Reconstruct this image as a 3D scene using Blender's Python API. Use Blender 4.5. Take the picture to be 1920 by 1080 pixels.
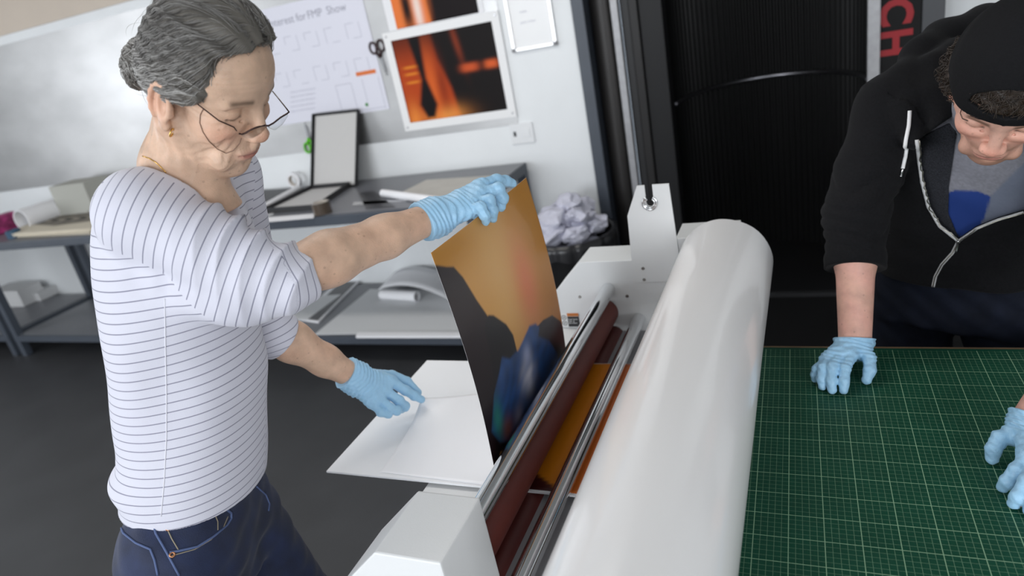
import bpy, bmesh, math, random
import numpy as np
from mathutils import Vector, Matrix
for _o in list(bpy.data.objects): bpy.data.objects.remove(_o)
scene = bpy.context.scene
COL = scene.collection
random.seed(7); np.random.seed(7)
# ---------------------------------------------------------------- camera
F_PX = 1275.5
CAMR = np.array([[0.9190855, 0.34871632, -0.18351774], [-0.0264043, -0.41016744, -0.91162793], [-0.39317254, 0.84270968, -0.36777134]])
CAMC = np.array([0.0802, -1.4038, 1.6158])
cam_d = bpy.data.cameras.new('camera'); cam = bpy.data.objects.new('camera', cam_d); COL.objects.link(cam)
cam_d.sensor_width = 36; cam_d.lens = F_PX / 1920 * 36; cam_d.clip_start = .02
rot = Matrix([[float(v) for v in CAMR[0]], [float(-v) for v in CAMR[1]], [float(-v) for v in CAMR[2]]]).transposed()
cam.matrix_world = Matrix.Translation(Vector(CAMC.tolist())) @ rot.to_4x4()
cam_d.dof.use_dof = True; cam_d.dof.focus_distance = 1.15; cam_d.dof.aperture_fstop = 3.2
scene.camera = cam
# ---------------------------------------------------------------- light, exposure
scene.view_settings.view_transform = 'Standard'; scene.view_settings.look = 'None'
scene.view_settings.exposure = -0.08; scene.view_settings.gamma = 1; scene.view_settings.use_curve_mapping = False
world = bpy.data.worlds.new('world'); scene.world = world; world.use_nodes = True
world.node_tree.nodes['Background'].inputs[0].default_value = (.75, .86, 1, 1)
world.node_tree.nodes['Background'].inputs[1].default_value = 1.2
def area(name, loc, target, sx, sy, power, col):
    d = bpy.data.lights.new(name, 'AREA'); d.shape = 'RECTANGLE'; d.size = sx; d.size_y = sy; d.energy = power; d.color = col
    o = bpy.data.objects.new(name, d); COL.objects.link(o); o.location = loc
    o.rotation_euler = (Vector(target) - Vector(loc)).to_track_quat('-Z', 'Y').to_euler()
    return o
area('window_daylight', (-2.6, -4.45, 1.75), (-2.6, 0, 1.45), 3.4, 1.7, 138, (.93, .96, 1))
area('side_window_daylight', (-6.85, -1.2, 1.75), (0, -1.0, 1.5), 2.4, 1.7, 62, (.95, .97, 1))
area('right_fill_light', (2.2, -4.45, 1.75), (1.4, 0, 1.2), 2.2, 1.7, 112, (.95, .97, 1))  # fill light added on the right to brighten the print, source unseen
area('ceiling_lamp_daylight', (-1.6, .4, 2.93), (-1.6, .4, 0), 2.2, .3, 24, (1, .97, .93))

def ray(x, y): return CAMR.T @ np.array([(x - 960) / F_PX, (y - 540) / F_PX, 1.])
def at(x, y, ax, v):
    d = ray(x, y); i = 'xyz'.index(ax); t = (v - CAMC[i]) / d[i]; return CAMC + t * d
def PT(x, y, t): return CAMC + ray(x, y) * t
# ---------------------------------------------------------------- materials
MATS = {}
def mat(name, col, rough=.6, metal=0, noise=0, nscale=20, bump=0, bscale=200, spec=.5, coat=0, trans=0, sheen=0, stretch=None, sss=0):
    if name in MATS: return MATS[name]
    m = bpy.data.materials.new(name); m.use_nodes = True; nt = m.node_tree; b = nt.nodes['Principled BSDF']
    b.inputs['Base Color'].default_value = (*col, 1); b.inputs['Roughness'].default_value = rough; b.inputs['Metallic'].default_value = metal
    b.inputs['Specular IOR Level'].default_value = spec; b.inputs['Coat Weight'].default_value = coat
    b.inputs['Transmission Weight'].default_value = trans; b.inputs['Sheen Weight'].default_value = sheen
    if sss:
        b.inputs['Subsurface Weight'].default_value = sss; b.inputs['Subsurface Radius'].default_value = (.012, .005, .003); b.inputs['Subsurface Scale'].default_value = 1
    tc = nt.nodes.new('ShaderNodeTexCoord'); src = tc.outputs['Object']
    if stretch:
        mp = nt.nodes.new('ShaderNodeMapping'); mp.inputs['Scale'].default_value = stretch; nt.links.new(src, mp.inputs[0]); src = mp.outputs[0]
    if noise:
        n = nt.nodes.new('ShaderNodeTexNoise'); n.inputs['Scale'].default_value = nscale; n.inputs['Detail'].default_value = 5; nt.links.new(src, n.inputs['Vector'])
        r = nt.nodes.new('ShaderNodeMapRange'); r.inputs[1].default_value = .3; r.inputs[2].default_value = .7; r.inputs[3].default_value = 1 - noise; r.inputs[4].default_value = 1 + noise
        nt.links.new(n.outputs[0], r.inputs[0])
        v = nt.nodes.new('ShaderNodeVectorMath'); v.operation = 'SCALE'; v.inputs[0].default_value = col; nt.links.new(r.outputs[0], v.inputs['Scale'])
        nt.links.new(v.outputs[0], b.inputs['Base Color'])
    if bump:
        n = nt.nodes.new('ShaderNodeTexNoise'); n.inputs['Scale'].default_value = bscale; n.inputs['Detail'].default_value = 3; nt.links.new(src, n.inputs['Vector'])
        bp = nt.nodes.new('ShaderNodeBump'); bp.inputs['Strength'].default_value = 1; bp.inputs['Distance'].default_value = bump; nt.links.new(n.outputs[0], bp.inputs['Height']); nt.links.new(bp.outputs[0], b.inputs['Normal'])
    MATS[name] = m; return m
def attr_mat(name, rough=.4, coat=0, attr='Col'):
    if name in MATS: return MATS[name]
    m = mat(name, (1, 1, 1), rough, coat=coat); nt = m.node_tree; a = nt.nodes.new('ShaderNodeAttribute'); a.attribute_name = attr
    nt.links.new(a.outputs['Color'], nt.nodes['Principled BSDF'].inputs['Base Color']); return m
# ---------------------------------------------------------------- object helpers
def finish(o, label=None, cat=None, group=None, kind=None):
    if label: o['label'] = label
    if cat: o['category'] = cat
    if group: o['group'] = group
    if kind: o['kind'] = kind
    return o
def empty(name, loc, label, cat, rz=0, group=None):
    o = bpy.data.objects.new(name, None); COL.objects.link(o); o.location = loc; o.rotation_euler = (0, 0, rz); o.empty_display_size = .05
    return finish(o, label, cat, group)
def mk(name, verts, faces, m, parent=None, smooth=False, label=None):
    """world (or parent local) verts -> one mesh object; origin stays at the parent's origin"""
    me = bpy.data.meshes.new(name); me.from_pydata([tuple(map(float, v)) for v in verts], [], [tuple(map(int, f)) for f in faces]); me.update()
    me.materials.append(m)
    if smooth: me.polygons.foreach_set('use_smooth', [True] * len(me.polygons))
    o = bpy.data.objects.new(name, me); COL.objects.link(o)
    if parent: o.parent = parent
    if label: o['label'] = label
    return o
class MB:
    def __init__(s): s.v = []; s.f = []
    def add(s, vs, fs):
        n = len(s.v); s.v += [tuple(v) for v in vs]; s.f += [tuple(i + n for i in f) for f in fs]; return s
    def box(s, lo, hi, M=None, bev=0):
        x0, y0, z0 = lo; x1, y1, z1 = hi
        bm = bmesh.new(); bmesh.ops.create_cube(bm, size=1)
        for v in bm.verts: v.co = Vector(((x0 + x1) / 2 + v.co.x * (x1 - x0), (y0 + y1) / 2 + v.co.y * (y1 - y0), (z0 + z1) / 2 + v.co.z * (z1 - z0)))
        if bev: bmesh.ops.bevel(bm, geom=bm.edges[:], offset=bev, segments=2, affect='EDGES', profile=.6)
        if M is not None: bm.transform(M)
        s.bm(bm); return s
    def bm(s, bm):
        bm.verts.index_update(); s.add([v.co[:] for v in bm.verts], [[v.index for v in f.verts] for f in bm.faces]); bm.free()
    def prism(s, poly, axis, a, b, bev=0):
        """poly: list of 2D points; axis 'x','y','z' extrusion from a to b"""
        n = len(poly)
        def mk3(p, t): return (t, p[0], p[1]) if axis == 'x' else ((p[0], t, p[1]) if axis == 'y' else (p[0], p[1], t))
        bm = bmesh.new(); A = [bm.verts.new(mk3(p, a)) for p in poly]; B = [bm.verts.new(mk3(p, b)) for p in poly]
        bm.faces.new(A); bm.faces.new(B[::-1])
        for i in range(n): bm.faces.new((A[i], B[i], B[(i + 1) % n], A[(i + 1) % n]))
        bmesh.ops.recalc_face_normals(bm, faces=bm.faces[:])
        if bev: bmesh.ops.bevel(bm, geom=bm.edges[:], offset=bev, segments=2, affect='EDGES', profile=.6)
        s.bm(bm); return s
    def tube(s, pts, r, n=12, caps=True, flat=None):
        pts = [Vector(p) for p in pts]; rs = r if hasattr(r, '__len__') else [r] * len(pts); rings = []
        up = Vector((0, 0, 1)); prev = None; vs = []; fs = []
        for i, p in enumerate(pts):
            d = (pts[min(i + 1, len(pts) - 1)] - pts[max(i - 1, 0)]).normalized()
            if prev is None: a = d.orthogonal().normalized()
            else: a = (prev - d * prev.dot(d)).normalized()
            prev = a; b = d.cross(a)
            for k in range(n):
                t = 2 * math.pi * k / n; vs.append((p + (a * math.cos(t) + b * math.sin(t)) * rs[i])[:])
        for i in range(len(pts) - 1):
            for k in range(n): fs.append((i * n + k, i * n + (k + 1) % n, (i + 1) * n + (k + 1) % n, (i + 1) * n + k))
        if caps: fs.append(tuple(range(n))[::-1]); fs.append(tuple((len(pts) - 1) * n + k for k in range(n)))
        s.add(vs, fs); return s
    def ring(s, c, axis, R, r, n=24, m=8):
        axis = Vector(axis).normalized(); a = axis.orthogonal().normalized(); b = axis.cross(a); c = Vector(c); vs = []; fs = []
        for i in range(n):
            t = 2 * math.pi * i / n; d = a * math.cos(t) + b * math.sin(t)
            for k in range(m):
                u = 2 * math.pi * k / m; vs.append((c + d * (R + r * math.cos(u)) + axis * r * math.sin(u))[:])
        for i in range(n):
            for k in range(m): fs.append((i * m + k, ((i + 1) % n) * m + k, ((i + 1) % n) * m + (k + 1) % m, i * m + (k + 1) % m))
        s.add(vs, fs); return s
    def hollow(s, p0, p1, R, r, n=32):
        """hollow cylinder between two points"""
        p0 = Vector(p0); p1 = Vector(p1); d = (p1 - p0).normalized(); a = d.orthogonal().normalized(); b = d.cross(a); vs = []; fs = []
        for (p, rr) in ((p0, R), (p1, R), (p1, r), (p0, r)):
            for k in range(n):
                t = 2 * math.pi * k / n; vs.append((p + (a * math.cos(t) + b * math.sin(t)) * rr)[:])
        for q in range(4):
            for k in range(n): fs.append((q * n + k, q * n + (k + 1) % n, ((q + 1) % 4) * n + (k + 1) % n, ((q + 1) % 4) * n + k))
        s.add(vs, fs); return s
    def sheet(s, q, th, nu=1, nv=1, h=None):
        """thin slab over quad q (4 corners, bilinear) with thickness th and optional height h(u,v)"""
        q = [np.array(p, float) for p in q]; nrm = np.cross(q[1] - q[0], q[3] - q[0]); nrm /= np.linalg.norm(nrm); vs = []; fs = []
        for side in (0, 1):
            for j in range(nv + 1):
                for i in range(nu + 1):
                    u, v = i / nu, j / nv; p = (q[0] * (1 - u) * (1 - v) + q[1] * u * (1 - v) + q[2] * u * v + q[3] * (1 - u) * v)
                    p = p + nrm * ((h(u, v) if h else 0) + (th if side else 0)); vs.append(p)
        N = (nu + 1) * (nv + 1); I = lambda i, j, sd: sd * N + j * (nu + 1) + i
        for j in range(nv):
            for i in range(nu):
                fs.append((I(i, j, 1), I(i + 1, j, 1), I(i + 1, j + 1, 1), I(i, j + 1, 1))); fs.append((I(i, j, 0), I(i, j + 1, 0), I(i + 1, j + 1, 0), I(i + 1, j, 0)))
        for i in range(nu):
            fs.append((I(i, 0, 0), I(i + 1, 0, 0), I(i + 1, 0, 1), I(i, 0, 1))); fs.append((I(i, nv, 0), I(i, nv, 1), I(i + 1, nv, 1), I(i + 1, nv, 0)))
        for j in range(nv):
            fs.append((I(0, j, 0), I(0, j, 1), I(0, j + 1, 1), I(0, j + 1, 0))); fs.append((I(nu, j, 0), I(nu, j + 1, 0), I(nu, j + 1, 1), I(nu, j, 1)))
        s.add(vs, fs); return s
    def build(s, name, m, parent=None, smooth=False, label=None): return mk(name, s.v, s.f, m, parent, smooth, label)
def auto_smooth(o, ang=35):
    me = o.data; me.polygons.foreach_set('use_smooth', [True] * len(me.polygons)); me.set_sharp_from_angle(angle=math.radians(ang)); return o
def text_mesh(name, s, size, M, m, parent=None, label=None, ext=.0003, shear=0, space=1.0, bold=0):
    c = bpy.data.curves.new('t', 'FONT'); c.body = s; c.size = size; c.extrude = ext; c.align_x = 'LEFT'; c.resolution_u = 3; c.shear = shear; c.space_character = space; c.offset = bold
    t = bpy.data.objects.new('t', c); COL.objects.link(t); dg = bpy.context.evaluated_depsgraph_get(); me = bpy.data.meshes.new_from_object(t.evaluated_get(dg))
    bpy.data.objects.remove(t); me.transform(M); me.materials.clear(); me.materials.append(m)
    o = bpy.data.objects.new(name, me); COL.objects.link(o)
    if parent: o.parent = parent
    if label: o['label'] = label
    return o
def sstep(a, b, x): t = np.clip((x - a) / (b - a), 0, 1); return t * t * (3 - 2 * t)
def art(name, q, nu, nv, colfn, m, parent=None, h=None, th=.0006, label=None):
    """a thin sheet whose front carries procedurally computed colour per vertex"""
    mb = MB().sheet(q, th, nu, nv, h); o = mb.build(name, m, parent, True, label); me = o.data
    u = np.tile(np.linspace(0, 1, nu + 1), nv + 1); v = np.repeat(np.linspace(0, 1, nv + 1), nu + 1); c = colfn(u, v)
    back = np.full((len(u), 3), .8); cc = np.ones((2 * len(u), 4)); cc[:len(u), :3] = back; cc[len(u):, :3] = c
    a = me.color_attributes.new('Col', 'FLOAT_COLOR', 'POINT'); a.data.foreach_set('color', cc.ravel()); return o
def blend(base, col, w): return base * (1 - w[:, None]) + np.array(col) * w[:, None]

# ================================================================ SETTING
WALL = 2.10
M_wall = mat('white_wall_paint', (.78, .80, .81), .55, noise=.03, nscale=3, bump=.0004, bscale=90)
M_floor = mat('grey_vinyl_floor', (.040, .041, .0445), .45, noise=.12, nscale=4, bump=.0003, bscale=150)
M_slate = mat('slate_blue_paint', (.055, .066, .085), .45, noise=.06, nscale=8)
M_slate_top = mat('dark_grey_laminate', (.13, .135, .15), .35, noise=.08, nscale=6)
M_black = mat('black_plastic', (.008, .008, .009), .35)
M_alu = mat('brushed_aluminium', (.36, .36, .37), .55, .9, noise=.08, nscale=30)
M_white = mat('white_powder_coat', (.76, .77, .77), .38, noise=.02, nscale=5, bump=.00015, bscale=600)
M_paper = mat('white_paper', (.80, .80, .82), .7, noise=.02, nscale=5)
M_card = mat('grey_board', (.55, .54, .50), .75, noise=.05, nscale=10)
def S(name, mb, m, smooth=False):
    o = mb.build(name, m, None, smooth); o['kind'] = 'structure'; return o
S('floor', MB().box((-9, -4.7, -.1), (4.2, 3.4, 0)), M_floor)
S('ceiling', MB().box((-9, -4.7, 3.0), (4.2, 3.4, 3.1)), mat('ceiling_paint', (.7, .7, .68), .8))
XW = -.93
S('wall_back', MB().box((-9, WALL, 0), (XW, WALL + .15, 3.0)), M_wall)
S('wall_back_right', MB().box((.66, WALL + .15, 0), (4.2, WALL + .3, 3.0)), M_wall)
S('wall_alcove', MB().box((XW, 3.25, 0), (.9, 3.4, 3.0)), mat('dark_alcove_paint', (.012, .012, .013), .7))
S('wall_right', MB().box((4.05, -4.7, 0), (4.2, 3.4, 3.0)), mat('grey_side_wall', (.66, .66, .65), .7))
wl = MB()
for lo, hi in (((-9, -4.7, 0), (-6.9, 3.4, .01)),): pass
wl.box((-7.05, -4.7, 0), (-6.9, 3.4, .85)); wl.box((-7.05, -4.7, 2.65), (-6.9, 3.4, 3.0)); wl.box((-7.05, .05, .85), (-6.9, 3.4, 2.65)); wl.box((-7.05, -4.7, .85), (-6.9, -2.45, 2.65))
S('wall_left', wl, M_wall)
wf = MB(); wf.box((-7, -4.7, 0), (4.1, -4.55, .85)); wf.box((-7, -4.7, 2.65), (4.1, -4.55, 3.0)); wf.box((-7, -4.7, .85), (-4.35, -4.55, 2.65)); wf.box((-.85, -4.7, .85), (1.05, -4.55, 2.65)); wf.box((3.35, -4.7, .85), (4.1, -4.55, 2.65))
S('wall_front', wf, M_wall)
M_beige = mat('beige_wall_paint', (.58, .50, .42), .7, noise=.03, nscale=3)
bz = 2.13
S('trim_1', MB().box((-6.9, WALL - .012, bz), (-3.3, WALL, 2.999)), M_beige)     # beige band of wall above the metal board
def window(n, lo, hi, ax):
    fr = MB(); (x0, y0, z0), (x1, y1, z1) = lo, hi; w = .06
    if ax == 'y':
        xs = np.linspace(x0, x1, 4)
        for x in xs: fr.box((x - w / 2, y0, z0), (x + w / 2, y1, z1))
        fr.box((x0, y0, z0), (x1, y1, z0 + w)); fr.box((x0, y0, z1 - w), (x1, y1, z1))
    else:
        ys = np.linspace(y0, y1, 4)
        for y in ys: fr.box((x0, y - w / 2, z0), (x1, y + w / 2, z1))
        fr.box((x0, y0, z0), (x1, y1, z0 + w)); fr.box((x0, y0, z1 - w), (x1, y1, z1))
    o = S('window_%d' % n, fr, M_white); return o
window(1, (-4.35, -4.66, .85), (-.85, -4.60, 2.65), 'y'); window(3, (1.05, -4.66, .85), (3.35, -4.60, 2.65), 'y'); window(2, (-7.02, -2.45, .85), (-6.97, .05, 2.65), 'x')  # the right front window is added, unseen, to carry the fill light

# ================================================================ DARKROOM DOOR (right of the white wall)
def wallpt(x, y, Y=WALL): return at(x, y, 'y', Y)
M_dark = mat('black_door_panel', (.006, .006, .007), .5, noise=.1, nscale=4)
M_rib = mat('black_ribbed_panel', (.004, .004, .0042), .45, spec=.22, noise=.1, nscale=4)
door = empty('darkroom_door', (-.1, 2.4, 0), 'tall black ribbed revolving darkroom door with curved rail, filling the dark opening between the silver edge strips', 'door')
def loc_build(mb, name, m, parent, smooth=False, label=None):
    o = Vector(parent.location); mb.v = [tuple(Vector(v) - o) for v in mb.v]
    return mb.build(name, m, parent, smooth, label)
# slate jamb, dark column, aluminium strip, black posts standing right of the wall
def post(x0, x1, y0, y1, name, m, par=door, z1=2.999, bev=.004): return loc_build(MB().box((x0, y0, 0.0), (x1, y1, z1), bev=bev), name, m, par)
post(XW + .001, -.868, WALL - .03, WALL + .16, 'jamb', M_slate)
mbq = MB(); ptsq = []
mbq.tube([(-.80, 2.21, 0), (-.80, 2.21, 2.999)], .075, 32); auto_smooth(loc_build(mbq, 'round_column', mat('dark_metal_column', (.030, .028, .027), .42, .5, noise=.1, nscale=3), door))
post(-.735, -.700, 2.06, 2.09, 'edge_strip', M_alu)
post(-.698, -.655, 2.10, 2.16, 'seal_strip', M_dark)
post(-.652, -.612, 2.08, 2.16, 'side_post', mat('charcoal_post', (.016, .015, .015), .45, spec=.3, noise=.1, nscale=4))
post(-.610, -.500, 2.10, 2.22, 'door_post', mat('near_black_post', (.008, .008, .009), .5, spec=.3))
loc_build(MB().box((-.499, 2.12, .001), (.367, 2.98, .012)), 'drum_floor', M_dark, door)
# concave ribbed cylinder
cyc, rad, nrib = (-.06, 2.30), .60, 44
mb = MB(); prof = []
a0, a1 = math.radians(178), math.radians(2); NS = nrib * 6
for i in range(NS + 1):
    a = a0 + (a1 - a0) * i / NS; r = rad + .010 * math.cos(2 * math.pi * i / 6)
    prof.append((cyc[0] + r * math.cos(a) * .78, cyc[1] + r * math.sin(a)))
vs = [(x, y, 0) for x, y in prof] + [(x, y, 2.99) for x, y in prof] + [(x, y + .03, 0) for x, y in prof] + [(x, y + .03, 2.99) for x, y in prof]
n = NS + 1; fs = [(i, i + 1, n + i + 1, n + i) for i in range(NS)] + [(2 * n + i + 1, 2 * n + i, 3 * n + i, 3 * n + i + 1) for i in range(NS)]
mb.add(vs, fs); loc_build(mb, 'ribbed_panel', M_rib, door, True)
# handrail ring, bent along the drum
rl = []
for i in range(41):
    a = a0 + (a1 - a0) * i / 40; r = rad - .02
    rl.append((cyc[0] + r * math.cos(a) * .78, cyc[1] + r * math.sin(a), 1.02))
loc_build(MB().tube(rl, .011, 10), 'handrail', mat('steel_rail', (.32, .32, .35), .34, 1), door, True, 'curved steel rail')
post(.368, .418, 2.09, 2.13, 'edge_strip', M_alu)
post(.419, .575, 2.115, 2.25, 'side_panel', mat('black_side_panel', (.006, .006, .0065), .6, spec=.2, noise=.1, nscale=3))
post(.576, .66, 2.112, 2.25, 'edge_panel', mat('grey_dark_panel', (.045, .048, .055), .5, noise=.1, nscale=3))
# vertical lettering seen on its side
M_redv = mat('red_vinyl', (.30, .004, .010), .6)
for ch, zt, w in (('C', 1.375, .11), ('H', 1.250, .12)):
    # glyph x runs down, glyph y runs to +x (rotated a quarter turn clockwise)
    Mx = Matrix(((0, 1, 0, .422 - door.location.x), (0, 0, -1, 2.1135 - door.location.y), (-1, 0, 0, zt), (0, 0, 0, 1)))
    lw = text_mesh('letter', ch, .17, Mx @ Matrix.Diagonal((.92, 1, 1, 1)), M_redv, door, 'red vinyl letter turned sideways on the dark panel', ext=.0012, bold=.006)

# ================================================================ WORKBENCH
def bench(name, x0, x1, label, braces=True):
    b = empty(name, ((x0 + x1) / 2, 1.68, 0), label, 'workbench'); y0, y1 = 1.316, 2.06
    B = lambda mb, n, m, **k: loc_build(mb, n, m, b, **k)
    B(MB().box((x0, y0, .803), (x1, y1, .853), bev=.003), 'bench_top', M_slate)
    B(MB().box((x0 + .006, y0 + .02, .8535), (x1 - .006, y1 - .006, .856)), 'top_surface', M_slate_top)
    B(MB().box((x0 + .002, y0, .118), (x1 - .002, y1, .162), bev=.003), 'lower_shelf', M_slate)
    B(MB().box((x0 + .05, y0 + .02, .1625), (x1 - .05, y1 - .01, .165)), 'shelf_surface', M_slate_top)
    for xx in (x0 + .001, x1 - .051):
        for yy in (y0 + .002, y1 - .052):
            B(MB().box((xx, yy, 0), (xx + .05, yy + .05, .803), bev=.003), 'leg', M_slate)
    return b
bench('workbench', -5.14, -1.30, 'long slate blue workbench with lower shelf against the white wall behind the woman')
bench('workbench', -6.85, -5.20, 'slate blue workbench at far left edge, left of the long bench')
BT = .8565; SH = .1655
def C3(r, g, b):
    f = lambda c: ((c / 255 + .055) / 1.055) ** 2.4 if c / 255 > .04045 else c / 255 / 12.92
    return (f(r), f(g), f(b))
def sdpoly(u, v, poly):
    """signed distance (negative inside) of points to a polygon, vectorised"""
    P = np.array(poly, float); n = len(P); d = np.full(u.shape, 1e9); ins = np.zeros(u.shape, bool)
    for i in range(n):
        a, b = P[i], P[(i + 1) % n]; e = b - a; wx, wy = u - a[0], v - a[1]; t = np.clip((wx * e[0] + wy * e[1]) / (e @ e + 1e-12), 0, 1)
        d = np.minimum(d, np.hypot(wx - e[0] * t, wy - e[1] * t))
        c = ((a[1] > v) != (b[1] > v)) & (u < (b[0] - a[0]) * (v - a[1]) / (b[1] - a[1] + 1e-12) + a[0]); ins ^= c
    return np.where(ins, -d, d)
def pm(u, v, poly, soft=.01): return 1 - sstep(-soft, soft, sdpoly(u, v, poly))
def blob(u, v, cu, cv, ru, rv, p=2.): return np.exp(-(np.abs((u - cu) / ru) ** p + np.abs((v - cv) / rv) ** p))
# ================================================================ LAMINATOR
LO = (-.39, .20, 0.)
lam = empty('roll_laminator', LO, 'white wide-format roll laminator with chrome bars and red rollers in front of the woman', 'laminator', rz=math.radians(-.65))
def LB(mb, name, m, smooth=False, parent=None, label=None):
    mb.v = [(v[0] - LO[0], v[1] - LO[1], v[2]) for v in mb.v]; return mb.build(name, m, parent or lam, smooth, label)
M_chrome = mat('chrome', (.72, .73, .74), .09, 1, noise=.05, nscale=12, stretch=(8, .2, 8))
M_red = mat('red_silicone_rubber', C3(98, 40, 32), .55, noise=.06, nscale=30)
M_bed = mat('grey_bed_metal', (.36, .36, .37), .4, .3, noise=.05, nscale=8)
YN, YF = -.712, .20
plate = [(-.548, .62), (-.548, .895), (-.462, .984), (-.205, .984), (-.205, 1.037), (-.06, 1.037), (-.06, .62)]
LB(MB().prism(plate, 'y', YF, YF + .113, bev=.002), 'far_side_housing', M_white)
LB(MB().prism([(-.545, .62), (-.545, .895), (-.452, .984), (-.349, .984), (-.347, .80), (-.347, .62)], 'y', YN - .128, YN, bev=.003), 'near_side_housing', M_white)
LB(MB().box((-.346, YN - .128, .62), (-.062, YN - .10, .80), bev=.002), 'near_side_plate', M_white)
LB(MB().box((-.50, YN + .001, .60), (-.062, YF - .001, .755), bev=.002), 'machine_body', M_white)
LB(MB().box((-.375, YN + .001, .7555), (-.062, YF - .001, .782)), 'bed', M_bed)
LB(MB().box((-.612, YN + .001, .768), (-.462, YF - .001, .790), bev=.003), 'feed_table', M_white)
for yy in (YN - .1, YF + .03):
    leg = LB(MB().box((-.33, yy, .0501), (-.25, yy + .06, .62), bev=.004), 'stand_leg', M_white)
    ft = LB(MB().box((-.50, yy, .0), (-.06, yy + .06, .05), bev=.004), 'stand_foot', M_white)
LB(MB().box((-.31, YN - .04, .30), (-.27, YF + .03, .36), bev=.004), 'stand_crossbar', M_white)
rr = .0365
LB(MB().tube([(-.410, YN + .004, .8405), (-.410, YF - .004, .8405)], rr, 48), 'red_roller', M_red, label='upper dark red rubber roller'); auto_smooth(lam.children[-1] if False else bpy.data.objects['red_roller'], 40)
o = LB(MB().tube([(-.396, YN + .004, .7655), (-.396, YF - .004, .7655)], .032, 40), 'red_roller', mat('dark_red_rubber', C3(84, 30, 26), .5), label='lower dark red rubber roller'); auto_smooth(o, 40)
def bar(name, x, z, r, y0=YN + .001, y1=YF - .001, m=M_chrome, lab=None):
    o = LB(MB().tube([(x, y0, z), (x, y1, z)], r, 40), name, m, label=lab); auto_smooth(o, 40); return o
bar('guide_bar', -.392, .905, .0175); bar('guide_bar', -.321, .817, .0168)
# chrome bar pair in front of the upper one (a thin rod right against it)
bar('guide_rod', -.4155, .8925, .006)
# bracket with an open slot
sx, sz = at(1219, 380, 'y', YF - .006)[0::2]
w = .0095; bl = [(-.284, 1.179), (sx - w, 1.179)]
for k in range(9):
    a = math.pi + math.pi * k / 8; bl.append((sx + w * math.cos(a), sz + w * math.sin(a)))
bl += [(sx + w, 1.179), (-.207, 1.178), (-.197, .925), (-.321, .925), (-.316, 1.105)]
LB(MB().prism(bl[::-1], 'y', YF - .006, YF - .0005), 'slot_bracket', M_white)
mbr = MB()
for RR, rt, dy in ((.0165, .0035, .008), (.0115, .002, .0095)):
    c = Vector((sx, YF - dy, sz)); pts = [c + Vector((math.cos(math.radians(a)) * RR, 0, math.sin(math.radians(a)) * RR)) for a in range(118, 423, 12)]
    mbr.tube(pts, rt, 10)
LB(mbr, 'bearing_ring', M_chrome, True)
M_screw = mat('screw_metal', (.35, .34, .32), .35, 1)
for (x, y, yy) in ((1206, 503, YF - .006), (1208, 524, YF - .006), (1087, 557, YF), (1176, 555, YF)):
    p = at(x, y, 'y', yy); m_ = MB().tube([(p[0], yy + .001, p[2]), (p[0], yy - .002, p[2])], [.0045, .0038], 14); m_.box((p[0] - .003, yy - .0024, p[2] - .0006), (p[0] + .003, yy - .0019, p[2] + .0006))
    auto_smooth(LB(m_, 'screw', M_screw), 40)
# warning sticker
M_ink = mat('black_ink', (.015, .015, .017), .5); M_lab = mat('sticker_white', (.8, .8, .8), .5); M_or = mat('sticker_orange', C3(205, 120, 50), .5)
x0, z1 = at(1052, 587, 'y', YF)[0::2]; x1, z0 = at(1089, 613, 'y', YF)[0::2]
st = LB(MB().box((x0 - .02, YF - .001, z0), (x1, YF - .0003, z1)), 'warning_sticker', M_lab)
LB(MB().box((x0 + .016, YF - .0016, z0 + .001), (x1 - .001, YF - .0011, z1 - .011)), 'black_panel', M_ink, parent=st)
LB(MB().box((x0 + .016, YF - .0016, z1 - .010), (x1 - .001, YF - .0011, z1 - .001)), 'orange_band', M_or, parent=st)
mg = MB()
for zc in (z0 + .012, z0 + .029): mg.ring((x0 + .006, YF - .0013, zc), (0, 1, 0), .0065, .0008, 20, 6); mg.ring((x0 + .006, YF - .0013, zc), (0, 1, 0), .002, .0007, 12, 6)
LB(mg, 'roller_pictogram', M_ink, parent=st)
tm = Matrix(((1, 0, 0, x0 + .022 - LO[0]), (0, 0, -1, YF - .0013 - LO[1]), (0, 1, 0, z1 - .0085), (0, 0, 0, 1)))
text_mesh('sticker_text', 'CAUTION', .0065, tm, M_ink, st)
tm2 = Matrix(((1, 0, 0, x0 + .0175 - LO[0]), (0, 0, -1, YF - .0018 - LO[1]), (0, 1, 0, z1 - .021), (0, 0, 0, 1)))
text_mesh('sticker_text', 'Keep hands\nclear of\nthe rollers', .0058, tm2, M_lab, st)

# big roll of white film
rx, rz_, rR = -.092, .980, .107
roll = empty('film_roll', (rx - .005, -.3, rz_), 'large glossy white film roll lying across the laminator next to the cutting mat', 'roll', rz=math.radians(-.85))
mb = MB(); NY = 40; NA = 96; vs = []; fs = []
for j in range(NY + 1):
    y = -.62 + (.475 + .62) * j / NY
    for k in range(NA):
        a = 2 * math.pi * k / NA; r = rR + .0006 * math.sin(3 * a + y * 4) + .0004 * math.sin(7 * a - 9 * y); vs.append((r * math.cos(a), y, r * math.sin(a)))
for j in range(NY):
    for k in range(NA): fs.append((j * NA + k, (j + 1) * NA + k, (j + 1) * NA + (k + 1) % NA, j * NA + (k + 1) % NA))
mb.add(vs, fs)
n = len(mb.v)
for j, y in ((0, -.62), (NY, .475)):
    ring = [(.04 * math.cos(2 * math.pi * k / NA), y, .04 * math.sin(2 * math.pi * k / NA)) for k in range(NA)]; b0 = len(mb.v); mb.add(ring, [])
    for k in range(NA):
        q = (j * NA + k, j * NA + (k + 1) % NA, b0 + (k + 1) % NA, b0 + k); mb.f.append(q if j == 0 else q[::-1])
auto_smooth(mb.build('film', mat('glossy_white_film', (.87, .86, .86), .24, noise=.015, nscale=3, coat=.35, bump=.0012, bscale=5, stretch=(1, .3, 1)), roll), 50)
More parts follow.
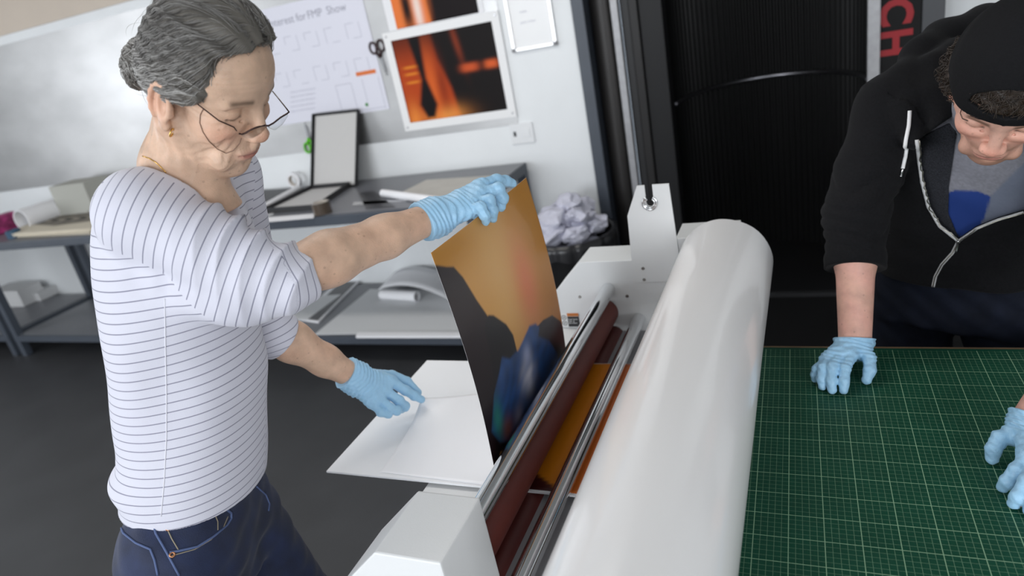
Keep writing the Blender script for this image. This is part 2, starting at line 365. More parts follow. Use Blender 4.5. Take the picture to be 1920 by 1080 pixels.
auto_smooth(MB().hollow((0, -.63, 0), (0, .480, 0), .0395, .034).build('cardboard_core', mat('cardboard_brown', (.35, .24, .14), .8), roll), 40)
auto_smooth(MB().tube([(0, -.69, 0), (0, .4985, 0)], .014, 20).build('shaft', M_chrome, roll), 40)

# ---------------------------------------------------------------- mounting board with release paper and print
BZ = .797
bp_ = lambda x, y: at(x, y, 'z', BZ + .004)
M_board = mat('white_foam_board', (.90, .91, .93), .5)
board = empty('mounting_board', (-.6, -.24, BZ), 'white mounting board lying flat, fed into the laminator rollers under the woman\'s left hand', 'board')
def rel(mb, e): mb.v = [(v[0] - e.location[0], v[1] - e.location[1], v[2] - e.location[2]) for v in mb.v]; return mb
rel(MB().box((-.862, -.482, BZ), (-.292, -.010, BZ + .004)), board).build('board', M_board, board)
# peeled release paper: lies on the board, curling up towards the pinching fingers
d3 = PT(790, 748, 1.58)
def hrel(u, v): return .0008 + (d3[2] - BZ - .004) * (1 - u) ** 3 * v ** 3 + .0025 * np.sin(7 * v + 5 * u) * (1 - u) * v
q = [bp_(715, 850), (-.455, -.480, BZ + .004), (-.455, -.012, BZ + .004), bp_(880, 700)]
q = [bp_(712, 886), (-.452, -.480, BZ + .0042), (-.452, -.06, BZ + .0042), (d3[0], d3[1], BZ + .0042)]
rel(MB().sheet(q, .0003, 40, 40, hrel), board).build('release_paper', mat('release_paper', (.92, .92, .94), .38), board, True, 'white release paper peeling up from the board')
PX = lambda x, y: (lambda p: ((p[1] + .481) / .470, (p[2] - .84) / .44))(at(x, y, 'x', -.476))
def art_print(u, v):
    base = np.tile(np.array(C3(205, 150, 78)), (len(u), 1))
    base = blend(base, C3(178, 118, 22), sstep(.62, 1.0, u + .25 * (v - .5)) * .9)
    base = blend(base, C3(190, 112, 30), np.clip(1.2 - v * 1.5, 0, 1) * .65 * sstep(.2, .8, u))
    base = blend(base, C3(178, 120, 30), blob(u, v, .05, 1.0, .35, .10) * .9)
    base = blend(base, C3(222, 176, 112), blob(u, v, .45, .72, .16, .35) * .6)
    base = blend(base, C3(220, 124, 86), blob(u, v, .66, .60, .12, .22) * .85)
    dk = C3(34, 26, 30)
    P1 = [PX(*p) for p in ((800, 473), (812, 478), (834, 482), (846, 482), (860, 502), (880, 545), (905, 590), (925, 628), (950, 665), (946, 720), (925, 800), (918, 870), (890, 880))]
    base = blend(base, dk, pm(u, v, P1, .006))
    P2 = [PX(*p) for p in ((899, 575), (908, 576), (930, 594), (942, 615), (950, 652), (965, 640), (985, 605), (1000, 590), (1018, 582), (1036, 596), (1044, 618), (1047, 640), (1046, 690), (990, 780), (945, 840), (915, 842), (903, 790), (905, 700), (898, 640), (890, 600))]
    base = blend(base, C3(22, 20, 24), pm(u, v, P2, .006))
    P3 = [PX(*p) for p in ((903, 800), (906, 730), (915, 690), (921, 658), (935, 662), (952, 645), (963, 622), (973, 600), (985, 596), (992, 604), (990, 622), (1012, 632), (1030, 660), (1035, 690), (1000, 742), (965, 790), (945, 822), (920, 822))]
    m3 = pm(u, v, P3, .012)
    nz = .5 + .5 * np.sin(26 * u + 5 * np.sin(14 * v)) * np.sin(21 * v + 4 * np.sin(11 * u))
    base = blend(base, C3(38, 82, 140), m3); base = blend(base, C3(28, 46, 76), m3 * nz * .6)
    c1 = PX(972, 700); base = blend(base, C3(225, 226, 240), m3 * blob(u, v, c1[0], c1[1], .08, .09) * (.5 + .5 * nz))
    c1 = PX(968, 655); base = blend(base, C3(190, 198, 230), m3 * blob(u, v, c1[0], c1[1], .045, .05) * .6)
    c1 = PX(955, 775); base = blend(base, C3(190, 180, 200), m3 * blob(u, v, c1[0], c1[1], .05, .05) * .6)
    c1 = PX(915, 780); base = blend(base, C3(50, 140, 120), m3 * blob(u, v, c1[0], c1[1], .045, .10) * .8)
    c1 = PX(935, 800); base = blend(base, C3(160, 94, 70), m3 * blob(u, v, c1[0], c1[1], .05, .06) * .8)
    return base
prn = empty('colour_print', (-.47, -.24, .84), 'large orange and blue abstract print held upright by the woman at the laminator rollers', 'print')
V = lambda x, y, z: (x - prn.location[0], y - prn.location[1], z - prn.location[2])
tl, tr = at(810, 474, 'x', -.452), at(988, 333, 'x', -.452)
top = [V(*tl), V(*tr)]
def hpr(u, v): return .012 * np.sin(math.pi * np.clip(v, 0, 1)) - .010 * (u - .5) ** 2
art('paper', [V(-.458, -.482, .815), V(-.458, -.012, .815), top[1], top[0]], 190, 190, lambda u, v: art_print(u, (v * (tl[2] - .815) + .815 - .84) / .44 ), attr_mat('satin_print', .36, .1), prn, lambda u, v: hpr(u, v))
# the part already bonded to the board beyond the rollers
ex = MB(); ex.sheet([V(-.366, -.478, BZ + .0046), V(-.297, -.478, BZ + .0046), V(-.297, -.013, BZ + .0046), V(-.366, -.013, BZ + .0046)], .0004, 10, 10)
art_e = lambda u, v: blend(np.tile(np.array(C3(196, 118, 14)), (len(u), 1)), C3(186, 92, 16), sstep(.3, .9, u))
art('mounted_end', [V(-.404, -.478, BZ + .0046), V(-.294, -.478, BZ + .0046), V(-.294, -.013, BZ + .0046), V(-.404, -.013, BZ + .0046)], 30, 60, lambda u, v: blend(art_e(u, v), C3(60, 14, 14), pm(u, v, [(-.1, -.1), (.5, -.1), (.45, .03), (-.1, .12)], .01)), attr_mat('satin_print', .36, .1), prn)

# ================================================================ TABLE + CUTTING MAT
tab = empty('work_table', (.75, -.55, 0), 'work table with thin wooden edge carrying the green cutting mat', 'table')
TX0, TX1, TY0, TY1, TZ = -.045, 1.62, -1.20, .056, .8165
rel(MB().box((TX0, TY0, .785), (TX1, TY1, TZ), bev=.002), tab).build('table_top', mat('wood_edge', (.20, .13, .07), .6, noise=.25, nscale=30, stretch=(1, 6, 6)), tab)
for xx in (TX0 + .04, TX1 - .10):
    for yy in (TY0 + .05, TY1 - .11): rel(MB().box((xx, yy, 0), (xx + .06, yy + .06, .785), bev=.003), tab).build('leg', M_slate, tab)
rel(MB().box((TX0 + .05, TY0 + .06, .71), (TX1 - .05, TY1 - .06, .785)), tab).build('apron', M_slate, tab)
def mat_grid():
    m = mat('cutting_mat_green', (.02, .13, .09), .5, spec=.28, bump=.0002, bscale=900); nt = m.node_tree; b = nt.nodes['Principled BSDF']
    tc = nt.nodes.new('ShaderNodeTexCoord'); sp = nt.nodes.new('ShaderNodeSeparateXYZ'); nt.links.new(tc.outputs['Object'], sp.inputs[0])
    def M(op, a, b_=None, c=None):
        n = nt.nodes.new('ShaderNodeMath'); n.operation = op
        for i, v in enumerate((a, b_, c)):
            if v is None: continue
            if isinstance(v, (int, float)): n.inputs[i].default_value = v
            else: nt.links.new(v, n.inputs[i])
        return n.outputs[0]
    def line(axis, step, w):
        x = M('ADD', sp.outputs[axis], 50.); r = M('PINGPONG', x, step / 2); r = M('SUBTRACT', w / 2, r)
        return M('MULTIPLY', M('ADD', M('MULTIPLY', r, 1 / .0003), .5), 1., None)
    def cl(x): n = M('MINIMUM', M('MAXIMUM', x, 0.), 1.); return n
    thick = M('MAXIMUM', cl(line(0, .05, .0011)), cl(line(1, .05, .0011))); thin = M('MAXIMUM', cl(line(0, .01, .0004)), M('MULTIPLY', cl(line(1, .01, .0004)), .85))
    f = M('MAXIMUM', M('MULTIPLY', thick, .8), M('MULTIPLY', thin, .6))
    ny = nt.nodes.new('ShaderNodeTexNoise'); ny.inputs['Scale'].default_value = 14; ny.inputs['Detail'].default_value = 6; nt.links.new(tc.outputs['Object'], ny.inputs['Vector'])
    cr = nt.nodes.new('ShaderNodeMix'); cr.data_type = 'RGBA'; cr.inputs[6].default_value = (*C3(8, 62, 44), 1); cr.inputs[7].default_value = (*C3(12, 76, 56), 1); nt.links.new(ny.outputs[0], cr.inputs[0])
    mx = nt.nodes.new('ShaderNodeMix'); mx.data_type = 'RGBA'; nt.links.new(f, mx.inputs[0]); nt.links.new(cr.outputs[2], mx.inputs[6]); mx.inputs[7].default_value = (*C3(160, 195, 160), 1)
    inx = M('LESS_THAN', sp.outputs[1], .0335); mx2 = nt.nodes.new('ShaderNodeMix'); mx2.data_type = 'RGBA'; nt.links.new(inx, mx2.inputs[0]); nt.links.new(cr.outputs[2], mx2.inputs[6]); nt.links.new(mx.outputs[2], mx2.inputs[7])
    nt.links.new(mx2.outputs[2], b.inputs['Base Color']); return m
cm = MB().box((-.043, -1.18, 0), (1.60, .042, .003), bev=.0008).build('cutting_mat', mat_grid()); cm.location = (0, 0, .817)
finish(cm, 'green self-healing cutting mat printed with a pale square grid under the man\'s hands', 'cutting mat')
# ================================================================ THINGS ON THE WALL
W0 = WALL
def wq(px4, off=0.):  # four photo points on the wall plane -> world quad, brought off the wall
    return [at(x, y, 'y', W0 - off) for x, y in px4]
def wallbox(x0, x1, z0, z1, t, off=.0005, bev=0): return MB().box((x0, W0 - off - t, z0), (x1, W0 - off, z1), bev=bev)
def wx(x, y): p = at(x, y, 'y', W0 - .005); return p[0], p[2]
# galvanised metal notice board
bx1, bz0 = wx(972, 233); _, bz1 = wx(0, 86)
mbd = wallbox(-6.6, bx1, bz0, bz1, .003)
nb = mbd.build('metal_notice_board', None or mat('galvanised_steel', (.50, .50, .50), .42, .85, noise=.12, nscale=2.2, bump=.0008, bscale=3, stretch=(1, 1, 2)))
finish(nb, 'long galvanised metal notice board along the back wall above the bench', 'notice board')
def flat_thing(name, x0, x1, z0, z1, t, off, m, label, cat, rot=0):
    cx, cz = (x0 + x1) / 2, (z0 + z1) / 2; e = empty(name, (cx, W0 - off, cz), label, cat)
    if rot: e.rotation_euler = (0, rot, 0)
    o = MB().box((x0 - cx, -t, z0 - cz), (x1 - cx, 0, z1 - cz)).build('sheet', m, e); return e, cx, cz
# floor plan poster
ptx1, ptz0 = wx(731, 204)
pw, ph = 1.02, .76
px1, pz0 = ptx1, ptz0; px0 = px1 - pw; pz1 = wx(683, -30)[1]
pz1 = pz0 + .66
pe, pcx, pcz = flat_thing('floor_plan_poster', px0, px1, pz0, pz1, .0012, .0052, mat('poster_paper', (.70, .70, .78), .6), 'white floor plan poster with grey drawings and orange bar on the metal board', 'poster')
M_pg = mat('poster_grey_ink', (.30, .30, .36), .6); M_po = mat('poster_orange', C3(214, 112, 50), .6); M_pgreen = mat('poster_green', C3(60, 130, 60), .6); M_pl = mat('poster_light_ink', (.44, .44, .52), .6)
def ptext(s, x, y, size, m, par, cx, cz, Y=.0016, name='text', ht=None):
    X, Z = wx(x, y); return text_mesh(name, s, size, Matrix(((1, 0, 0, X - cx), (0, 0, -1, -Y), (0, 1, 0, Z - cz), (0, 0, 0, 1))), m, par, ext=.0002)
# title (reads up to ...Interest for FMP Show)
X1, Z1 = wx(640, 20)
X, Z = wx(505, 52)
for word, dx in (('Interest', 0), ('for', .205), ('FMP', .285), ('Show', .42)): text_mesh('title_word', word, .060, Matrix(((1, 0, 0, X - pcx + dx), (0, 0, -1, -.0016), (0, 1, 0, Z - pcz), (0, 0, 0, 1))), M_pg, pe, ext=.0002)
def seg(mb_, xa, za, xb, zb, w=.003, Y=-.0016):
    mb = MB()
    if abs(xa - xb) > abs(za - zb): mb.box((min(xa, xb), Y - .0002, min(za, zb) - w / 2), (max(xa, xb), Y + .0002, min(za, zb) + w / 2))
    else: mb.box((xa - w / 2, Y - .0002, min(za, zb)), (xa + w / 2, Y + .0002, max(za, zb)))
    mb.build('plan_line', M_pl, pe)
lw_ = None
R_ = random.Random(5)
for r in range(2):
    for c in range(6):
        X = px0 + .14 + c * .145 - pcx; Z = pz1 - .17 - r * .19 - pcz; w_, h_ = .09, .08
        seg(lw_, X, Z, X + w_ * .6, Z); seg(lw_, X, Z, X, Z - h_ * R_.choice((.5, 1)));
        if R_.random() < .7: seg(lw_, X + w_, Z, X + w_, Z - h_)
        seg(lw_, X + w_ * .4, Z - h_, X + w_, Z - h_)
xo0, zo0 = wx(668, 140); xo1, zo1 = wx(705, 134)
Xa, Za = xo0 - pcx, zo0 - pcz
seg(lw_, Xa + .03, Za - .03, Xa + .03, Za - .16); seg(lw_, Xa + .14, Za - .03, Xa + .14, Za - .21); seg(lw_, Xa - .03, Za - .2, Xa + .14, Za - .2)
seg(lw_, Xa - .16, Za - .04, Xa - .16, Za - .22); seg(lw_, Xa - .16, Za - .04, Xa - .05, Za - .04); seg(lw_, Xa - .05, Za - .04, Xa - .05, Za - .22)
MB().box((xo0 - pcx, -.0019, zo0 - pcz - .010), (xo1 - pcx, -.0014, zo0 - pcz + .012)).build('orange_bar', M_po, pe)
Xg, Zg = wx(688, 196); MB().tube([(Xg - pcx, -.0013, Zg - pcz), (Xg - pcx, -.0018, Zg - pcz)], .011, 12).build('green_dot', M_pgreen, pe)
for k in range(5): ptext('notes on rooms and spaces', 545, 175 + k * 9, .017, M_pl, pe, pcx, pcz, name='small_text')
# framed fire-coloured print
fx0, fz1 = wx(724, 66); fx1, fz0 = wx(970, 218)
fx0 = wx(762, 246)[0]; fz0 = wx(762, 246)[1]; fz1 = wx(724, 62)[1]
fe, fcx, fcz = flat_thing('mounted_photograph', fx0, fx1, fz0, fz1, .010, .0055, mat('foam_border', (.80, .80, .80), .5), 'white bordered photograph of glowing orange and black shapes pinned right of the scissors', 'photograph')
wall_print = attr_mat('matt_photo_print', .5); wall_print.node_tree.nodes['Principled BSDF'].inputs['Specular IOR Level'].default_value = .15
def fire(u, v):
    b = np.tile(np.array(C3(16, 10, 10)), (len(u), 1))
    tt = u - .04 * (1 - v)
    b = blend(b, C3(176, 66, 22), pm(u, v, [(0, 0), (.54, 0), (.50, .35), (.42, .7), (.40, 1.0), (0, 1)], .03) * (1 - .75 * sstep(.55, 1.05, v)))
    b = blend(b, C3(235, 150, 70), blob(u, v, .38, .02, .2, .12)); b = blend(b, C3(214, 100, 40), blob(u, v, .32, .35, .06, .4) * .8); b = blend(b, C3(120, 40, 14), blob(u, v, .42, .4, .05, .3) * .7)
    b = blend(b, C3(235, 140, 60), blob(u, v, .07, .02, .07, .2) * .8)
    b = blend(b, C3(12, 8, 10), pm(u, v, [(.17, 1), (.29, 1), (.27, .5), (.33, .18), (.28, .03), (.20, .03), (.15, .2), (.22, .5)], .025))
    for vv in (.66, .58, .48): b = blend(b, C3(220, 130, 40), blob(u, v, .13, vv, .07, .018, 4) * .8)
    b = blend(b, C3(150, 60, 30), blob(u - .35 * (1 - v) * .3, v, .62, .85, .03, .25) * .6)
    b = blend(b, C3(196, 82, 40), blob(u, v, .72, .545, .09, .05, 3)); b = blend(b, C3(210, 92, 44), blob(u, v, .93, .545, .07, .05, 3))
    return b
hw, hh = (fx1 - fx0) / 2, (fz1 - fz0) / 2; m_ = .045
art('print', [(-hw + m_, -.0102, -hh + m_), (hw - m_, -.0102, -hh + m_), (hw - m_, -.0102, hh - m_), (-hw + m_, -.0102, hh - m_)], 120, 120, fire, wall_print, fe, th=.0008)
for sx_ in (-1, 1):
    for sz_ in (-1, 1): MB().tube([(sx_ * (hw - .02), -.0102, sz_ * (hh - .02)), (sx_ * (hw - .02), -.0145, sz_ * (hh - .02))], [.006, .004], 12).build('pin', mat('steel_pin', (.5, .5, .52), .3, 1), fe)
# second sheet above / behind
gx0, gz0 = wx(745, 55)[0] - .02, wx(745, 62)[1]; gx1 = wx(905, 5)[0]
ge, gcx, gcz = flat_thing('mounted_photograph', gx0 - .03, gx1, fz1 + .004, fz1 + .42, .0015, .0048, M_paper, 'pale edged sheet of orange and black photographs at the top edge, above the bordered one', 'photograph')
def fire2(u, v):
    b = np.tile(np.array(C3(226, 120, 60)), (len(u), 1)); b = blend(b, C3(235, 215, 205), blob(u, v, .30, .2, .05, .4)); b = blend(b, C3(20, 12, 12), blob(u, v, .17, .25, .06, .3, 3)); b = blend(b, C3(18, 10, 12), sstep(.42, .46, u)); b = blend(b, C3(120, 60, 30), blob(u, v, .45, .3, .03, .3)); return b
a0_, a1_ = gx0 + .02 - gcx, gx1 - .03 - gcx
art('print', [(a0_, -.0017, -.205), (a1_, -.0017, -.205), (a1_, -.0017, .19), (a0_, -.0017, .19)], 80, 40, fire2, wall_print, ge)
# whiteboard with aluminium frame
wbx0, wbz0 = wx(963, 98); wbx1 = wx(1046, 86)[0]
we = empty('whiteboard', ((wbx0 + wbx1) / 2, W0 - .002, wbz0 + .4), 'small aluminium framed whiteboard with faint notes, top of the wall beside the dark door', 'whiteboard')
cx, cz = we.location.x, we.location.z; a, b_, c, d = wbx0 - cx, wbx1 - cx, wbz0 - cz, wbz0 + .8 - cz
MB().box((a + .01, -.008, c + .01), (b_ - .01, 0, d - .01)).build('panel', mat('whiteboard_panel', (.74, .74, .74), .25), we)
fr = MB(); fr.box((a, -.018, c), (a + .016, 0, d), bev=.003); fr.box((b_ - .016, -.018, c), (b_, 0, d), bev=.003); fr.box((a, -.018, c), (b_, 0, c + .016), bev=.003); fr.box((a, -.018, d - .016), (b_, 0, d), bev=.003)
fr.build('frame', mat('pale_aluminium', (.78, .78, .78), .3, .9), we)
for q_ in (a + .009, b_ - .009): MB().box((q_ - .011, -.020, c - .002), (q_ + .011, .0, c + .018), bev=.003).build('frame_corner', mat('grey_plastic', (.2, .2, .21), .5), we)
for (x, y, s_) in ((975, 25, 'notes'), (977, 45, 'print room')): ptext(s_, x, y, .018, M_pl, we, cx, cz, .0084)
# socket / switch plate
sx0, sz1 = wx(955, 238); sx1, sz0 = wx(1003, 262)
se = empty('socket_plate', ((sx0 + sx1) / 2, W0 - .0005, (sz0 + sz1) / 2), 'white wall switch plate with small black rocker, right of the metal board', 'socket')
hw, hh = (sx1 - sx0) / 2, (sz1 - sz0) / 2 + .012
MB().box((-hw, -.009, -hh), (hw, 0, hh), bev=.003).build('plate', mat('white_plastic', (.75, .76, .77), .35), se)
MB().box((-hw + .02, -.012, -.012), (-hw + .034, -.009, .014), bev=.001).build('rocker', M_black, se); MB().box((-.012, -.0115, -.022), (hw - .02, -.009, .022), bev=.001).build('socket_face', mat('white_plastic', (.75, .76, .77), .35), se)
# scissors
def scissors(px, py, L, mh, label, ang, handle_lab, tipdown=True):
    X, Z = wx(px, py); e = empty('scissors', (X, W0 - .006, Z), label, 'scissors'); e.rotation_euler = (0, ang, 0)
    bl = MB()
    for s_ in (-1, 1):
        bl.prism([(s_ * .002, .0), (s_ * .012, -.01), (s_ * .009, -L * .35), (s_ * .001, -L * .55), (-s_ * .002, -L * .5)], 'y', -.004 - .001 * (s_ + 1), -.003 - .001 * (s_ + 1))
    bl.build('blades', mat('scissor_steel', (.55, .55, .56), .25, 1), e)
    hd = MB()
    for s_ in (-1, 1):
        pts = [(s_ * (.026 + .021 * math.cos(t)), -.006, .048 + .030 * math.sin(t)) for t in np.linspace(0, 2 * math.pi, 25)]; hd.tube(pts, .006, 8, caps=False); hd.tube([(0, -.006, -.012), (s_ * .012, -.006, .012), (s_ * .022, -.006, .024)], [.006, .008, .007], 8)
    hd.build('handle', mh, e, True, handle_lab); MB().tube([(0, -.008, -.008), (0, -.001, -.008)], .004, 12).build('pivot', M_screw, e); return e
scissors(713, 104, .21, mat('black_red_handle', (.03, .008, .01), .4), 'black handled scissors hanging between the poster and the bordered photograph', math.radians(-6), 'black handle loops')
s2 = scissors(580, 262, .20, mat('green_handle', C3(90, 190, 20), .4), 'green handled scissors hanging blades up behind the upright box lid', math.radians(182), 'bright green handle loops')

# ================================================================ THINGS ON THE BENCH
def bp(x, y, z=BT): return at(x, y, 'z', z)
# portfolio box, open: base tray on the bench, lid standing
pb = empty('portfolio_box', (-2.55, 1.75, BT), 'open black portfolio box with grey lining, its lid standing upright on the bench', 'box')
M_lin = mat('grey_lining', (.52, .51, .50), .7); M_bk = mat('black_bookcloth', (.018, .018, .02), .6)
def slab(name, q, th, m, inset=0., off=0.):
    q = [np.array(v, float) for v in q]; c = sum(q) / 4; n = np.cross(q[1] - q[0], q[3] - q[0]); n /= np.linalg.norm(n)
    q = [v + (c - v) * inset + n * off for v in q]; return rel(MB().sheet([tuple(v) for v in q], th), pb).build(name, m, pb)
tq = [bp(495, 400), bp(594, 393), bp(656, 350), bp(586, 356)]
tq = [v + np.array([0, 0, .001]) for v in tq]
slab('base_tray', tq, .006, M_bk); slab('base_lining', tq, .0015, M_lin, .06, .0062)
for a_, b_ in ((0, 1), (1, 2), (2, 3), (3, 0)):
    q = [tq[a_], tq[b_], tq[b_] + (0, 0, .028), tq[a_] + (0, 0, .028)]; slab('tray_wall', q, .005, M_bk)
lq = [bp(587, 353), bp(669, 349), at(673, 206, 'y', WALL - .03), at(590, 215, 'y', WALL - .03)]
slab('lid', lq, -.008, M_bk); slab('lid_lining', lq, .0015, M_lin, .05, .0005)
lc = sum(lq) / 4
for a_, b_ in ((0, 1), (1, 2), (2, 3), (3, 0)):
    e_ = (lq[b_] - lq[a_]); nn_ = np.cross(lq[1] - lq[0], lq[3] - lq[0]); nn_ /= np.linalg.norm(nn_); slab('lid_wall', [lq[a_], lq[b_], lq[b_] + nn_ * .02, lq[a_] + nn_ * .02], .004 , M_bk)
# tape roll
p = bp(602, 402); te = empty('tape_roll', (p[0], p[1] + .02, BT), 'brown parcel tape roll standing at the front edge of the bench beside the open box', 'tape')
auto_smooth(MB().hollow((0, 0, .0), (0, 0, .06), .048, .039, 40).build('tape', mat('brown_tape', (.075, .055, .04), .25, coat=.4), te), 40)
auto_smooth(MB().hollow((0, 0, -.0), (0, 0, .0605), .0388, .036, 40).build('core', mat('card_core', (.55, .5, .45), .8), te), 40)
# pen
p0, p1 = bp(477, 409, BT + .012), bp(498, 403, BT + .012)
pe2 = empty('pen', tuple((p0 + p1) / 2 - np.array([0, 0, .008])), 'blue and white marker pen lying on the front edge of the long bench', 'pen')
d_ = (p1 - p0) / np.linalg.norm(p1 - p0)
MB().tube([tuple(-d_ * .05 + (0, 0, .0005)), tuple(d_ * .07 + (0, 0, .0005))], .007, 12).build('barrel', mat('white_plastic', (.75, .76, .77), .35), pe2, True)
MB().tube([tuple(-d_ * .085 + (0, 0, .0005)), tuple(-d_ * .05 + (0, 0, .0005))], .0078, 12).build('cap', mat('blue_cap', (.02, .05, .5), .4), pe2, True)
# sheets and rolled papers on the bench
def sheet_thing(name, pts, label, cat, m, th=.0015, z=BT, group=None, up=0):
    q = [np.array(bp(x, y, z + up)) for x, y in pts]; c = sum(q) / 4; c[2] = z + up; e = MB().sheet([tuple(v - c) for v in q], th).build(name, m); e.location = tuple(c); return finish(e, label, cat, group)
sheet_thing('paper_sheet', [(474, 419), (588, 409), (590, 401), (476, 410)], 'white sheet of paper along the front edge of the bench under the pen', 'paper', M_paper)
sheet_thing('card_sheet', [(740, 368), (880, 372), (925, 330), (800, 338)], 'pale grey sheet on the bench right end behind the gloved hand', 'paper', M_card, .003)
def paper_roll(name, a, b, r, label, m=M_paper, z=BT, hol=True, cat='paper roll'):
    pa, pb_ = np.array(bp(*a, z + r)), np.array(bp(*b, z + r)); c = (pa + pb_) / 2; e = empty(name, (c[0], c[1], z), label, cat)
    o = MB().hollow(tuple(pa - np.array([c[0], c[1], z])), tuple(pb_ - np.array([c[0], c[1], z])), r, r * .86, 32).build('tube', m, e); auto_smooth(o, 40); return e
paper_roll('paper_roll', (718, 362), (880, 384), .020, 'white rolled paper lying on the bench beyond the woman\'s raised wrist')
q = bp(545, 345); 
# masking tape dispenser / curled white roll left of the box
paper_roll('paper_roll', (478, 398), (560, 352), .018, 'thin white rolled paper lying diagonally on the bench left of the open box')
tr_ = bp(556, 352); te2 = empty('tape_roll', (tr_[0], tr_[1], BT), 'white tape roll standing on its edge left of the open box', 'tape')
auto_smooth(MB().hollow((0, -.015, .05), (0, .015, .05), .05, .034, 36).build('tape', M_paper, te2), 40); auto_smooth(MB().hollow((0, -.0155, .05), (0, .0155, .05), .0338, .030, 36).build('core', mat('card_core', (.55, .5, .45), .8), te2), 40)
# dark portfolio and glass strip, steel ruler
sheet_thing('cutting_board', [(470, 388), (560, 380), (600, 352), (478, 358)], 'dark flat folder under the diagonal white roll', 'folder', mat('dark_folder', (.03, .03, .033), .5), .004)
sheet_thing('steel_ruler', [(660, 386), (762, 378), (764, 374), (664, 379)], 'steel ruler lying on the bench in front of the rolled white paper', 'ruler', mat('scissor_steel', (.55, .55, .56), .25, 1), .0015)
sheet_thing('dark_sheet', [(686, 392), (740, 388), (700, 358), (672, 362)], 'dark glossy sheet on the bench right of the tape roll', 'sheet', mat('dark_sheet_gloss', (.03, .03, .035), .3), .0015)
# crumpled white bundle behind the chin
def crumple(name, c, rad, label, m, cat='paper', seed=1, sq=(1, 1, 1), amp=.25, parent=None, top=True):
    bm = bmesh.new(); bmesh.ops.create_icosphere(bm, subdivisions=4, radius=1); rs = np.random.RandomState(seed); K = rs.normal(size=(14, 3)) * 2.6; ph = rs.uniform(0, 6, 14)
    for v in bm.verts:
        p = np.array(v.co[:]); s_ = sum(abs(math.sin(k @ p + f_)) for k, f_ in zip(K, ph)) / 14 - .6; p = p * (1 + amp * s_ * 2); v.co = Vector(p * np.array(sq) * rad)
    mb = MB(); mb.bm(bm); o = mb.build(name, m, parent);
    zmin = min(v[2] for v in mb.v); o.location = (c[0], c[1], c[2] - (zmin if top else 0)); 
    if not parent: finish(o, label, cat)
    return o
# left end of the bench
cb = bp(112, 400); ce = empty('card_box', (-4.85, 1.9, BT), 'grey card box leaning at the left end of the bench behind the woman\'s back', 'box')
q4 = [at(107, 350, 'y', 1.90), at(165, 337, 'y', 1.90), at(183, 385, 'y', 1.84), at(124, 402, 'y', 1.84)]
x0, x1 = q4[0][0] , q4[1][0]; z0, z1 = BT, q4[1][2]
MB().box((q4[3][0] + 4.85, -.10, 0), (q4[2][0] + 4.85, .10, z1 - BT), bev=.003).build('carton', mat('grey_green_card', (.40, .40, .36), .7), ce)
MB().box((q4[2][0] + 4.85 - .07, -.103, .03), (q4[2][0] + 4.85 - .055, -.1, .045)).build('metal_eyelet', M_screw, ce)
te3 = at(45, 405, 'y', 1.60); e = empty('paper_roll', (te3[0], 1.7, BT), 'wide white paper tube with an open end near the left edge of the bench', 'paper roll')
auto_smooth(MB().hollow((0, -.13, .075), (0, .13, .075), .075, .068, 40).build('tube', M_paper, e), 40)
pk = at(8, 405, 'y', 1.62); e = empty('magenta_packet', (pk[0] - .03, 1.6, BT), 'magenta patterned packet at the left edge beside the white paper tube', 'packet')
MB().box((-.07, -.1, 0), (.045, .12, .12), bev=.01).build('packet', mat('magenta_pattern', (.32, .03, .14), .5, noise=.6, nscale=30), e)
bl_ = at(18, 435, 'y', 1.42); e = empty('blue_tape_roll', (bl_[0], 1.44, BT), 'dark blue tape roll by the magenta packet at the far left', 'tape')
auto_smooth(MB().hollow((0, 0, 0), (0, 0, .05), .045, .03, 30).build('tape', mat('navy_tape', (.02, .07, .13), .4), e), 40)
pd = empty('newspaper_pile', tuple(bp(110, 425)), 'cream paper pile with a dark charcoal drawing on top, left end of the bench', 'papers')
q = [bp(22, 446), bp(176, 438), bp(186, 397), bp(78, 412)]; c = np.array(pd.location)
for k in range(5):
    dz = .006 * k; j = [np.array([R_.uniform(-.02, .02), R_.uniform(-.015, .015), 0]) for _ in range(4)]
    MB().sheet([tuple(np.array(v) - c + jj + (0, 0, dz)) for v, jj in zip(q, j)], .0055, 6, 6, lambda u, v: .0).build('sheet', mat('cream_paper', (.62, .56, .45), .8, noise=.05, nscale=20), pd)
def charcoal(u, v):
    b = np.tile(np.array(C3(205, 196, 178)), (len(u), 1)); nz = .5 + .5 * np.sin(31 * u + 6 * np.sin(9 * v)) ; return blend(b, C3(62, 58, 55), pm(u, v, [(.1, .45), (.5, .25), (1, .35), (1, .9), (.6, 1), (.3, .7)], .05) * (.6 + .4 * nz))
art('drawing', [tuple(np.array(v) - c + (0, 0, .031)) for v in q], 60, 40, charcoal, attr_mat('matt_print', .8), pd)
paper_roll('paper_roll', (-60, 362), (215, 322), .022, 'long white paper roll resting along the back of the bench beneath the metal board', z=BT + .001)

